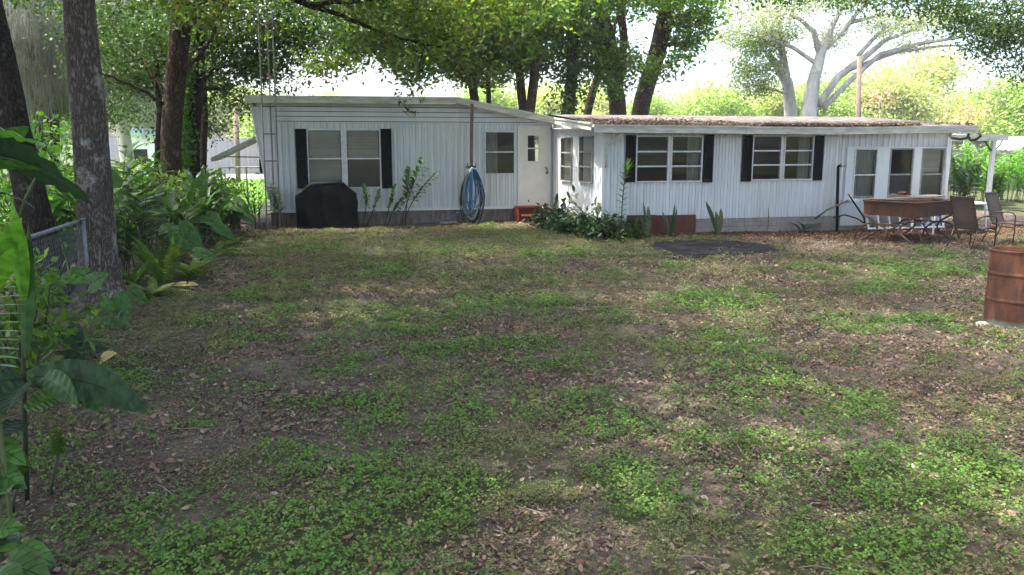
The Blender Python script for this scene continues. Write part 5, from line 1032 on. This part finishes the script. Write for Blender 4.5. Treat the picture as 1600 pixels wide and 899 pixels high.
# gate at the left end, neighbour's low white building
t = empty('chain_link_gate', (-2.2,24.5,0), 'low chain link gate between the fence and the left end of the house', 'gate'); mb = MB(); ga, gb = PY(345,262,24.5), PY(424,262,24.5); zt = ga.z
for p in ((ga.x,),( (ga.x+gb.x)/2,),(gb.x,)): mb.tube([(p[0],24.5,0),(p[0],24.5,zt)], .025, 6)
mb.tube([(ga.x,24.5,zt),(gb.x,24.5,zt)], .022, 6); mb.tube([(ga.x,24.5,.1),(gb.x,24.5,.1)], .018, 6); mb.build('gate_frame', m_greymetal, t)
r = rect(186, 266, 207, 250, 45); t = empty('low_building', (r[0],45,0), 'low white building with a blue roof edge seen between the trunks', 'building')
mb = MB(); mb.box(r[0], r[1], 45, 49, 0, r[3]-.15); mb.build('wall', m_white, t); mb = MB(); mb.prism([Vector((r[0]-.2,44.7,r[3]-.15)),Vector((r[1]+.1,44.7,r[3]-.15)),Vector((r[1]-.6,44.7,r[3]+.22)),Vector((r[0]+.8,44.7,r[3]+.22))],(0,4.5,0)); mb.build('roof', mat('faded_blue_roof',(.22,.38,.55),(.3,.45,.6),5,.6), t)
mb = MB(); mb.box(r[0]+.5,r[0]+1.3,44.97,45.0,.9,1.7); mb.build('window', m_black, t)
# parked car at far right
cx = PY(1602,225,33).x; t = empty('parked_car', (cx,33,0), 'silver white car roof seen at the right edge beyond the patio cover', 'car')
prof = [(-2.2,.35),(-2.25,.75),(-1.9,.95),(-1.2,1.05),(-.6,1.75),(.9,1.78),(1.7,1.15),(2.2,1.05),(2.25,.4)]
mb = MB(); mb.prism([Vector((cx+x,32.2,z+.55)) for x,z in prof],(0,1.7,0)); mb.build('body', m_white, t, bevel=.08)
mb = MB(); mb.prism([Vector((cx-1.0,32.19,1.7)),Vector((cx-.55,32.19,2.18)),Vector((cx+.85,32.19,2.2)),Vector((cx+1.4,32.19,1.75))],(0,.01,0)); mb.build('window', m_black, t)
for sx in (-1.4,1.4): mb = MB(); mb.tube([(cx+sx,32.15,.36),(cx+sx,32.4,.36)],.36,20); mb.build('wheel', m_black, t)

# ---------------------------------------------------------------- plants
UPV = Vector((0,0,1))
def lance(mb, p, d, L_, W_, droop=.3, n=5, fold=.25, rnd=None, up=UPV):
    """lance-shaped leaf from p along d, folded on its midrib"""
    p = Vector(p); d = Vector(d).normalized(); rnd = random.random() if rnd is None else rnd
    s = d.cross(up); s = s.normalized() if s.length > 1e-3 else Vector((1,0,0)); pts = [p]; dd = d.copy()
    for i in range(n): dd = (dd - UPV*droop/n).normalized(); pts.append(pts[-1]+dd*L_/n)
    v = []; 
    for i, q in enumerate(pts):
        t = i/n; w_ = W_*.5*(math.sin(math.pi*min(1,t*.93+.07))**.75) if i < n else 0.001; nn = s.cross(dd).normalized(); 
        pl = (.035*W_ if i % 2 else -.035*W_) if n >= 12 else 0
        v += [q - s*w_ + nn*(w_*fold+pl), q, q + s*w_ + nn*(w_*fold+pl)]
    f = []
    for i in range(n): b = i*3; f += [(b,b+1,b+4,b+3),(b+1,b+2,b+5,b+4)]
    mb.add(v, f, rnd)
    if n >= 8: mb.tube(pts[:-1], [.022*W_*(1.1-i/n) for i in range(n)], 4, cap=False)
def heart(mb, p, d, nrm, L_, rnd=None, fold=.18, droop=.2, wide=.85):
    """heart-shaped leaf: stalk end at p, tip along d"""
    p = Vector(p); d = Vector(d).normalized(); nrm = Vector(nrm); nrm = (nrm-d*nrm.dot(d)).normalized(); s = d.cross(nrm)
    rows = [(-.20,.22,.30),(-.10,.10,.46),(0,0,.52),(.15,0,.53),(.32,0,.49),(.5,0,.40),(.68,0,.28),(.84,0,.15),(1,0,.01)]
    v = []; 
    for t, inn, w_ in rows:
        cz = -droop*t*t*L_; 
        for sg in (-1,1):
            for k in (0,.5,1):
                ww = (inn + (w_-inn)*k)*wide*L_; q = p + d*t*L_ + s*sg*ww + nrm*(cz + fold*ww - .35*ww*ww/L_ + .012*L_*math.sin(t*14+k*3)); v.append(q)
    f = []
    for i in range(len(rows)-1):
        b = i*6; f += [(b,b+1,b+7,b+6),(b+1,b+2,b+8,b+7),(b+4,b+3,b+9,b+10),(b+5,b+4,b+10,b+11)]
    mb.add(v, f, rnd)
    if L_ > .12:
        c = lambda t, w_=0: p + d*t*L_ + s*w_*wide*L_ + nrm*(-droop*t*t*L_ + fold*abs(w_)*wide*L_ - .35*(w_*wide)**2*L_ + .003 + .012*L_*math.sin(t*14+abs(w_)*4))
        mb.tube([c(t) for t in (0,.3,.6,.95)], [.006*L_*3,.005*L_*3,.004*L_*3,.001], 4, cap=False)
        for t0, w1, t1 in ((.02,.36,-.02),(.08,.42,.2),(.25,.38,.45),(.42,.30,.62)):
            for sg in (-1,1): mb.tube([c(t0), c((t0+t1)/2, sg*w1*.5), c(t1, sg*w1)], .0016, 3, cap=False)
def cane(ms, ml, base, top, bend, n, L_, W_, start=.3, droop=.5, r=.012, ang=None, spread=1.0):
    base, top = Vector(base), Vector(top); bend = Vector(bend); pts = []
    for i in range(11): t = i/10; pts.append(base.lerp(top,t) + bend*(t*(1-t))*2)
    ms.tube(pts, [r*(1-.6*i/10) for i in range(11)], 6); a0 = RR(0,3.1) if ang is None else ang
    for i in range(n):
        t = start + (1-start)*i/(n-1); k = t*10; j = min(int(k),9); q = pts[j].lerp(pts[j+1], k-j); tg = (pts[j+1]-pts[j]).normalized()
        sd = 1 if i % 2 else -1; h = Vector((math.cos(a0), math.sin(a0), 0)); sv = (h - tg*h.dot(tg)).normalized()*sd
        d = (sv*spread + tg*RR(.45,.85) + Vector((RR(-.15,.15),RR(-.15,.15),0))); lance(ml, q, d, L_*RR(.8,1.1)*(1-.35*abs(t-.6)), W_, droop, rnd=random.random())
def ginger(label, base, canes, L_=.32, W_=.075, mleaf=None, name='ginger_plant', h=1.2, sp=.35, n=14, group=None, ang=None, mst=None, start=.3):
    t = empty(name, (base[0],base[1],0), label, 'plant', group); ms, ml = MB(), MB()
    for i in range(canes):
        b = Vector((base[0]+RR(-.15,.15)*sp*2, base[1]+RR(-.15,.15)*sp*2, -.03)); hh = h*RR(.65,1.05); dx, dy = RR(-1,1)*sp, RR(-1,1)*sp
        cane(ms, ml, b, (b.x+dx, b.y+dy, hh), (-dx*.3,-dy*.3,.1), n, L_, W_, ang=(ang if ang is None else ang+RR(-.4,.4)), start=start)
    ms.build('stems', mst or m_stem, t, True); ml.build('foliage', mleaf or LF_gin, t, True); return t
random.seed(31)
# along the fence
g = lambda x, y: (lambda p: (p.x, p.y))(G(x, y))
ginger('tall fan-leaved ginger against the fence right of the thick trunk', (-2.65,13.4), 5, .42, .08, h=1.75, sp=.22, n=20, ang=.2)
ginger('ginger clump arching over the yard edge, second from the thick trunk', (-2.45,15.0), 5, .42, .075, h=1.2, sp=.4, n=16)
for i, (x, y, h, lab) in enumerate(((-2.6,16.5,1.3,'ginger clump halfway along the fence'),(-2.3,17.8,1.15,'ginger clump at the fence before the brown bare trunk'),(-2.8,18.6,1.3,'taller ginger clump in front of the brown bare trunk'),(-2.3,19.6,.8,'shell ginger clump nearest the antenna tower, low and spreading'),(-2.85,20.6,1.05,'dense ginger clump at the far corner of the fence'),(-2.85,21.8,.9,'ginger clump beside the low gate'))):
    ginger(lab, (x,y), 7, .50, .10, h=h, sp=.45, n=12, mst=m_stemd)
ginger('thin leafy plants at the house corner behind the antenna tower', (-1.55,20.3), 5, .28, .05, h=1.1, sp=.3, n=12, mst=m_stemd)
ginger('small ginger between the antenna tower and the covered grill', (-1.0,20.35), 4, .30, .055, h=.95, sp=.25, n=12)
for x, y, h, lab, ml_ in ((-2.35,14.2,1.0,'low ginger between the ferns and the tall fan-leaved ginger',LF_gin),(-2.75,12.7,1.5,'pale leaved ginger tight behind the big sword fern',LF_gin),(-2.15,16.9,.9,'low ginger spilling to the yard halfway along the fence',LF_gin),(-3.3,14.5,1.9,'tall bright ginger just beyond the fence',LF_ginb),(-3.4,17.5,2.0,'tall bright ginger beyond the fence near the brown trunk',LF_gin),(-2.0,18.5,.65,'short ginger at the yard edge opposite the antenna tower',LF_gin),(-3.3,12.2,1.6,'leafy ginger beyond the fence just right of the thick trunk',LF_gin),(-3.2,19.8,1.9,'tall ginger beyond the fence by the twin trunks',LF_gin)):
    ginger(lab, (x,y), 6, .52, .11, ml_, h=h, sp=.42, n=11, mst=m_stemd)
# against the left wall
def wall_ginger(label, pts, name='ginger_plant', L_=.40, W_=.085, n=14, ml_=LF_gin, ms_=m_stemd):
    b = pts[0][0]; p = PY(b[0], b[1], 20.15); t = empty(name, (p.x,20.15,0), label, 'plant'); ms, ml = MB(), MB()
    for (bx, by), (tx, ty), bend in pts:
        a = PY(bx,by,20.15); a.z = -.03; e = PY(tx,ty,20.0); cane(ms, ml, a, e, (bend,0,.15), n, L_, W_, start=.42, droop=.6, r=.012, ang=RR(1.0,2.0))
    ms.build('stems', ms_, t, True); ml.build('foliage', ml_, t, True)
wall_ginger('tall thin ginger with arching canes against the white wall left of the hose post', [((624,350),(660,254),.0),((627,350),(682,270),-.15),((633,350),(640,268),.0)], n=18)
wall_ginger('lower leafy canes between the covered grill and the tall thin ginger', [((566,352),(572,296),.1),((572,352),(590,303),.1),((600,352),(614,296),.05),((604,352),(625,315),.0)], n=11)
# bushes right of the steps
shrub('dark leafy bush just right of the red-orange steps', (G(872,364).x, 18.4), .42, .50, 520, .16, LF_bush, .40, 'leafy_bush', per=6, spread=.12)
shrub('low sprawling dark bush midway between the steps and the right wing corner', (G(905,370).x, 17.2), .60, .42, 800, .16, LF_bush, .40, 'leafy_bush', per=6, spread=.13)
ginger('upright dark shoots rising from the bush beside the steps', (G(880,364).x, 18.4), 5, .28, .08, LF_bush, h=.85, sp=.4, n=8, mst=m_stemd)
shrub('dark bush at the corner of the right wing, below its side windows', (G(945,374).x, 16.2), .55, .42, 800, .16, LF_bush, .38, 'leafy_bush', per=6, spread=.13)
ginger('dark shoots leaning left in front of the right wing corner', (G(925,370).x, 16.5), 6, .30, .08, LF_bush, h=.75, sp=.5, n=9, mst=m_stemd)
ginger('dark leafy shoots at the foot of the tall bright-topped cane', (G(985,374).x, 16.1), 4, .26, .06, LF_bush, h=.45, sp=.3, n=8, mst=m_stemd)
p = PY(973,372,16.2); e = PY(980,262,16.2); t = empty('ginger_plant', (p.x,16.2,0), 'tall single ginger cane with a bright green top in front of the black shutter', 'plant'); ms, ml, mt_ = MB(), MB(), MB()
cane(ms, ml, (p.x,16.2,-.02), e, (-.12,0,0), 22, .22, .055, start=.22, ang=.3, r=.016); 
for i in range(9): lance(mt_, e+Vector((0,0,-.15+.02*i)), (RR(-.9,1),RR(-.4,.4),RR(.4,1)), .24, .06, .3, rnd=RR(.4,1))
ms.build('stems', m_stemd, t, True); ml.build('foliage', LF_gin, t, True); mt_.build('top_leaves', LF_ginb, t, True)
def sword(label, px, py, tops, Y=16.3, w_=.055, name='snake_plant'):
    p = PY(px,py,Y); t = empty(name, (p.x,Y,0), label, 'plant'); mb = MB()
    for tx, ty in tops:
        e = PY(tx,ty,Y-.05); b = Vector((p.x+RR(-.04,.04),Y,-.02)); d = e-b; s = Vector((.8,.6,0)) if random.random() < .5 else Vector((1,-.2,0)); s.normalize(); v = []
        for i in range(7): t_ = i/6; q = b+d*t_+Vector((.03*math.sin(t_*3),0,0)); ww = w_*(.6+.9*math.sin(math.pi*(t_*.8+.1)))*(1 if i < 6 else .03)*.6; v += [q-s*ww, q+Vector((0,-.014,0)), q+s*ww]
        f = []
        for i in range(6): k = i*3; f += [(k,k+1,k+4,k+3),(k+1,k+2,k+5,k+4)]
        mb.add(v, f)
    mb.build('leaves', LF_snake, t, True)
sword('snake plant in front of the orange board, left one', 1008, 366, [(1005,316),(1012,322),(1000,335)])
sword('snake plant in front of the orange board, right one', 1047, 367, [(1054,318),(1040,336),(1057,325),(1034,330)])
sword('tall leaning snake plant right of the orange board', 1122, 370, [(1102,314),(1118,330),(1126,325)])
sword('single dark sword leaf against the concrete skirting', 1200, 356, [(1200,324)], w_=.03)
def tuft(label, base, n, L_, W_, ml_=LF_gin, name='strap_leaf_plant', up=.9, parts='leaves', droop=1.3, cat='plant'):
    t = empty(name, (base[0],base[1],0), label, cat); mb = MB()
    for i in range(n): a = RR(0,6.28); lance(mb, (base[0]+RR(-.07,.07),base[1]+RR(-.07,.07),0), (math.cos(a),math.sin(a),RR(up,up*2.4)), L_*RR(.6,1.1), W_, droop, 6)
    mb.build(parts, ml_, t, True); return t
tuft('grassy strap leaf clump under the right windows', g(1252,362), 22, .55, .045, LF_snake); tuft('smaller strap leaf clump beside the black standpipe', g(1284,360), 16, .5, .045, LF_snake)
tuft('green strap leaf plant at the foot of the tall bright-topped cane', g(990,373), 14, .5, .05, LF_ginb)
# a red paver leaning by the skirting
a = G(1218,362); mb = MB(); mb.obox(Matrix.Translation((a.x,a.y,.06)) @ Matrix.Rotation(.5,4,'Z') @ Matrix.Rotation(.35,4,'X'), .3,.2,.04); o = mb.build('clay_paver', m_orange, None, bevel=.005); tag(o, 'single red clay paver lying tilted before the skirting', 'paver')
# bright ginger hedge beyond the patio
GH = 'bright ginger plants beyond the patio'
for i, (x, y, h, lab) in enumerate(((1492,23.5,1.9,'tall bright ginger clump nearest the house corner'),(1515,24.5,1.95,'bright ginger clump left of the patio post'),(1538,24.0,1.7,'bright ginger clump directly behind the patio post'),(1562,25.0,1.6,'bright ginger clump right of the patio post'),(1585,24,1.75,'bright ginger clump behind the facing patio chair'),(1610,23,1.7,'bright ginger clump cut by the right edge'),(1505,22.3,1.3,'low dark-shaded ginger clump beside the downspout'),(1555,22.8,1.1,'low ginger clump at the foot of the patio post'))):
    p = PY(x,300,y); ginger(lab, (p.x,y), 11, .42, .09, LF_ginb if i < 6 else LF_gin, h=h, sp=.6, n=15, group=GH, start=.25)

# ---- near left: elephant ears, ferns, beehive ginger
def bigleaf(label, base, leaves, ml_=LF_broad, name='elephant_ear', st=m_stem, cat='plant', group=None, wide=.85):
    """leaves: (attach point, tip point, normal, length)"""
    t = empty(name, (base[0],base[1],0), label, cat, group)
    for a, d, nrm, L_ in leaves:
        a = Vector(a); sm = MB(); b = Vector((base[0]+RR(-.03,.03),base[1]+RR(-.03,.03),-.02)); m_ = b.lerp(a,.55)+Vector((0,0,.25*(a-b).length)); pts = [b.lerp(m_,i/5).lerp(m_.lerp(a,i/5), i/5) for i in range(6)]
        sm.tube(pts, [.011]*6, 6); so_ = sm.build('stalk', st, t, True); lm = MB(); heart(lm, a, d, nrm, L_, wide=wide); lm.build('leaf', ml_, t, True)
    return t
P3 = lambda x, y, Y: PY(x, y, Y)
bigleaf('elephant ear plant with a large sunlit leaf hanging over the yard beside the ferns', (-2.45,12.6), [(P3(280,360,12.4),(.75,-.1,-.75),(.3,-.7,.7),.50),(P3(272,352,12.6),(-.3,-.5,-.1),(0,-.3,1),.34),(P3(305,395,12.2),(.9,-.1,-.1),(0,-.5,.9),.30),(P3(175,290,12.8),(-.3,-.1,.8),(.3,-.8,.2),.36),(P3(190,305,12.7),(.6,-.2,.2),(0,-.7,.7),.30)])
bigleaf('heart leaved vine plant climbing low at the foot of the thick trunk', (-2.3,10.2), [(P3(140,445,10.2),(.5,-.2,.35),(.4,-.7,.6),.27),(P3(133,430,10.3),(-.5,-.2,.0),(0,-.7,.7),.30),(P3(178,470,10.0),(.4,-.3,-.75),(.4,-.8,.4),.36),(P3(145,495,9.6),(.7,-.3,.05),(0,-.6,.8),.29),(P3(182,505,9.5),(.1,-.3,-.7),(.3,-.8,.4),.30),(P3(200,455,10.4),(.6,-.2,-.3),(0,-.5,.9),.28),(P3(120,520,9.0),(-.2,-.4,-.4),(.2,-.7,.6),.28)])
bigleaf('dark heart leaved plant against the chain link beside the leaning trunk', (-2.4,8.4), [(P3(105,515,8.4),(.4,-.3,-.5),(.3,-.8,.5),.26),(P3(75,525,8.2),(-.4,-.2,-.5),(0,-.8,.5),.28),(P3(130,545,8.2),(.6,-.3,.1),(0,-.6,.8),.24),(P3(60,575,7.6),(.3,-.4,-.4),(.2,-.7,.7),.28),(P3(100,560,7.8),(.8,-.2,-.2),(0,-.6,.8),.24)], LF_broadd)
bigleaf('small heart leaved seedlings with pale leaves below the thick trunk', (-1.95,8.5), [(P3(140,548,8.4),(.3,-.5,.3),(.2,-.6,.8),.16),(P3(160,555,8.3),(.7,-.3,-.2),(0,-.5,.8),.18),(P3(120,535,8.5),(-.3,-.3,.3),(.2,-.6,.8),.15)], LF_broad)
mb = MB(); heart(mb, P3(160,560,7.9), (.5,-.3,.3), (0,-.6,.8), .16); heart(mb, P3(168,572,7.9), (.2,-.5,-.3), (0,-.7,.7), .12); o = mb.build('yellow_leaf', LF_yel, None, True); tag(o, 'small pale yellow leaf above the ginger leaves at lower left', 'leaf')
mb = MB(); gp = G(290,455); heart(mb, (gp.x,gp.y,.10), (-.6,-.2,.05), (0,-.4,1), .15); heart(mb, (gp.x+.05,gp.y,.10), (.7,-.2,.0), (.2,-.4,1), .13); o = mb.build('yellow_leaf', LF_yel, None, True); tag(o, 'yellow-brown fallen leaf lying at the yard edge below the ferns', 'leaf')
bigleaf('elephant ear with arching pale leaves halfway along the fence', (-2.2,15.6), [((-2.0,15.2,.75),(.7,-.5,-.4),(.2,-.6,.8),.42),((-2.45,15.3,.95),(-.3,-.6,.1),(0,-.5,.9),.40),((-1.85,15.6,.5),(.8,-.2,-.5),(.3,-.5,.8),.36),((-2.2,15.9,1.15),(.3,-.3,.5),(.1,-.8,.5),.38)])
bigleaf('elephant ear with broad leaves at the yard edge before the brown bare trunk', (-2.0,18.2), [((-1.8,17.9,.8),(.7,-.4,-.4),(.2,-.7,.7),.44),((-2.2,18.0,1.0),(-.4,-.5,.0),(0,-.6,.8),.42),((-1.7,18.3,.5),(.8,-.2,-.4),(.3,-.5,.8),.36)])
# sword ferns
def fern(label, base, n, L_, up=1.4, ml_=LF_fern):
    t = empty('sword_fern', (base[0],base[1],0), label, 'fern'); mb = MB()
    for i in range(n):
        a = RR(0,6.28); e = RR(.7,1.35)*up; d = Vector((math.cos(a),math.sin(a),e)).normalized(); p = Vector((base[0]+RR(-.08,.08),base[1]+RR(-.08,.08),0)); Ln = L_*RR(.6,1.1); k = 22; pts = [p]; rn = random.random()
        for j in range(k): d = (d-UPV*.045).normalized(); pts.append(pts[-1]+d*Ln/k)
        s = d.cross(UPV).normalized()
        for j in range(3,k): 
            wl = .048*math.sin(math.pi*(j/k)**.8)+.012; q = pts[j]; tg = (pts[j]-pts[j-1]).normalized()
            for sg in (-1,1): e_ = q+s*sg*wl+tg*.012; mb.add([q-tg*.009, q+tg*.012, e_+tg*.003, e_-tg*.006], [(0,1,2,3)], min(1,max(0,rn+RR(-.15,.15))))
        mb.tube(pts[::3], .003, 3)
    mb.build('fronds', ml_, t)
fern('large sword fern with upright pale fronds right of the thick trunk', (-2.25,12.3), 34, .95, 2.6); fern('sword fern spilling onto the yard below the elephant ear', (-1.95,12.9), 26, .65, 1.0); fern('sword fern behind, tight against the fence', (-2.6,13.8), 24, .8); fern('small fern in front of the big one', (-2.2,11.4), 18, .5, .9)
fern('low fern at the yard edge near the brown bare trunk', (-2.0,15.4), 18, .6, 1.0); fern('fern tuft between the ginger clumps', (-1.9,16.8), 18, .6, 1.0)
tuft('dark sword-leaved tuft at the right side of the thick trunk', (-2.55,11.9), 12, .75, .06, LF_gin, up=2.0)
# beehive ginger in the corner nearest the camera
def beehive(label, bx, by, Y, tx, ty, hd=.13):
    e = PY(tx,ty,Y); p = PY(bx,by,Y); t = empty('beehive_ginger', (p.x,Y,0), label, 'flower'); ms = MB(); ms.tube([(p.x,Y,-.02 if p.z < .1 else p.z), (p.x+.01,Y,(p.z+e.z)/2), e], [.011,.010,.010], 8); ms.build('stem', m_stemd, t, True)
    mc = MB(); 
    for r_ in range(9):
        z = hd*r_/9; rad = .034*math.sin(math.pi*(.18+.75*r_/9))**.7
        for j in range(9):
            a = 2*math.pi*(j+.5*(r_%2))/9; d = Vector((math.cos(a),math.sin(a),0)); c = e+Vector((0,0,z)); s = Vector((-d.y,d.x,0))*.014
            mc.add([c+d*rad*.8-s*.8, c+d*rad*.8+s*.8, c+d*(rad+.008)+s+UPV*.013, c+d*(rad+.003)+UPV*.021, c+d*(rad+.008)-s+UPV*.013], [(0,1,2,3,4)], RR(.2,.8)); 
            mc.add([c+d*(rad+.008)+s+UPV*.013, c+d*(rad+.008)-s+UPV*.013, c+d*rad*.7-s*.8+UPV*.013, c+d*rad*.7+s*.8+UPV*.013], [(0,1,2,3)], .3)
    mc.tube([e, e+UPV*hd*.5, e+UPV*hd], [.022,.028,.010], 10, True); mc.build('cone', LF_fern, t)
    mf = MB()
    for i in range(4): a = RR(0,6.28); heart(mf, e+Vector((math.cos(a)*.03,math.sin(a)*.03,hd*RR(.7,1))), (math.cos(a),math.sin(a),.3), (0,-.4,1), .022)
    mf.build('blossoms', LF_yel, t)
beehive('taller green beehive ginger cone on a dark stalk at lower left', 82, 812, 4.9, 91, 708, .14)
beehive('smaller beehive ginger cone left of the main cane', 22, 825, 4.7, 33, 742, .12)
# its main cane with large leaves
p = PY(47,832,4.8); t = empty('ginger_plant', (p.x,4.8,0), 'big broad-leaved ginger cane in the near left corner', 'plant'); ms = MB(); ms.tube([(p.x,4.8,-.02),PY(38,640,4.75),PY(36,520,4.7),PY(38,440,4.7)], [.014,.013,.011,.008], 8); ms.build('cane', m_stemd, t, True)
def bl(mb, a, b, W_, droop=.5, n=8, fold=.12, up=UPV): a = Vector(a); b = Vector(b); lance(mb, a, b-a+Vector((0,0,droop*(b-a).length*.45)), (b-a).length*1.08, W_, droop, n, fold, up=up)
Yn = 4.7
for a, b, W_, dr_ in ((PY(45,590,Yn),PY(222,632,4.5),.17,.8),(PY(45,585,Yn),PY(180,585,4.9),.11,.5),(PY(36,592,Yn),PY(-60,615,4.5),.14,.5),(PY(40,600,Yn),PY(10,640,4.3),.13,.5),(PY(60,590,Yn),PY(118,625,4.4),.10,.7),(PY(40,640,Yn),PY(95,615,4.8),.10,.3),(PY(40,660,Yn),PY(-30,690,4.4),.12,.5),(PY(70,590,4.7),PY(155,640,4.6),.09,.9)):
    lm = MB(); bl(lm, a, b, W_*1.35, dr_, 16, up=Vector((-.15,-.75,.7))); lm.build('leaf', LF_gin if W_ < .12 else LF_broadd, t)
# upright pleated leaf and the comb-like frond at the left edge
for a, b, W_, m_ in ((PY(40,560,4.6),PY(44,365,4.6),.075,LF_gin),(PY(36,470,4.6),PY(20,330,4.5),.10,LF_ginb)):
    lm = MB(); bl(lm, a, b, W_, .1, fold=.3, up=Vector((.3,1,0))); lm.build('leaf', m_, t, True)
t = empty('palm_frond_plant', (PY(-10,560,4.4).x-.1,4.4,0), 'bright ribbed fronds at the left edge in front of the fence', 'plant'); mb = MB(); x0 = PY(-12,560,4.4)
mb.tube([(x0.x,4.4,-.02),PY(-12,560,4.4),PY(-14,380,4.4)], .012, 6); mb.build('stem', m_stem, t)
mb = MB()
for i, y in enumerate(range(395,570,13)): a = PY(-12,y+6,4.4); b = PY(36-abs(i-5)*1.2,y-4+i,4.35); bl(mb, a, b, .030, .15, 4)
for i, y in enumerate((345,365,390)): a = PY(-5,y+60,4.4); b = PY(30-i*6,y,4.3); bl(mb, a, b, .08, .1, 6, up=Vector((0,1,.2)))
mb.build('fronds', LF_ginb, t, True)
# banana-like leaves top left
t = empty('banana_plant', (PY(-40,400,5.6).x,5.6,0), 'huge torn banana-like leaves at the left edge, lit yellow green above and dark below', 'plant')
mb = MB(); mb.tube([(PY(-40,500,5.6).x,5.6,-.02),PY(-35,400,5.6),PY(-20,290,5.5)], [.05,.04,.025], 8); mb.tube([PY(20,370,5.5),PY(40,310,5.45),PY(60,270,5.4)], .010, 6); mb.tube([PY(-30,420,5.6),PY(20,370,5.5)], .012, 6); mb.build('stalk', m_stem, t, True)
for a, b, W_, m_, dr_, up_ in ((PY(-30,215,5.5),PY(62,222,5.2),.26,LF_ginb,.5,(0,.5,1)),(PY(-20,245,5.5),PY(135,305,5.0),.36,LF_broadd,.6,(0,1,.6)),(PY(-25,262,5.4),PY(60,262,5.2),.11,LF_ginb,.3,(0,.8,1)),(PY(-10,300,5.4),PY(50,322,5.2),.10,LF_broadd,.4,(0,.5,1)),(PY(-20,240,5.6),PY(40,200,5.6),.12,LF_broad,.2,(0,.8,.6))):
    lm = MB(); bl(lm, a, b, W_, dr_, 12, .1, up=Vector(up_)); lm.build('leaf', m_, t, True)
# bottom-left heart leaves
b0 = PY(20,930,4.0)
bigleaf('glossy heart leaved plant in the bottom left corner', (b0.x-.05,4.0), [(PY(35,862,4.0),(.6,-.2,-.15),(0,-.4,1),.17),(PY(15,880,3.8),(.7,-.4,-.1),(0,-.5,1),.22),(PY(5,845,4.1),(.3,-.5,.1),(0,-.5,1),.16),(PY(-8,830,4.1),(.6,-.2,.2),(0,-.5,1),.15),(PY(-5,900,3.7),(.5,-.6,0),(0,-.5,1),.2),(PY(5,770,4.3),(.2,-.5,.3),(.1,-.6,.7),.2),(PY(-5,740,4.4),(.6,-.3,-.2),(0,-.6,.7),.17),(PY(0,700,4.5),(.6,-.3,-.3),(0,-.6,.7),.16)], LF_broad)
bigleaf('small broad leaved seedling on the soil beside the bottom left plant', (PY(118,860,4.3).x,4.3), [(PY(112,858,4.3),(-.6,-.2,.1),(0,-.4,1),.10),(PY(122,858,4.3),(.7,-.2,.1),(0,-.4,1),.10)], LF_broad)
for o in list(sc.objects):
    for s_ in o.material_slots: pass

# thin haze volume added to wash out the far background
hz = MB(); hz.box(-140, 160, -60, 130, -1, 22); m = bpy.data.materials.new('haze'); m.use_nodes = True; n_ = m.node_tree.nodes; n_.remove(n_['Principled BSDF']); pv = n_.new('ShaderNodeVolumePrincipled'); pv.inputs['Density'].default_value = .0006; pv.inputs['Color'].default_value = (.95,.97,1,1); pv.inputs['Anisotropy'].default_value = .2
m.node_tree.links.new(pv.outputs[0], n_['Material Output'].inputs['Volume']); o = hz.build('haze', m); tag(o, 'thin pale haze added to veil the far background', 'haze', kind='stuff')
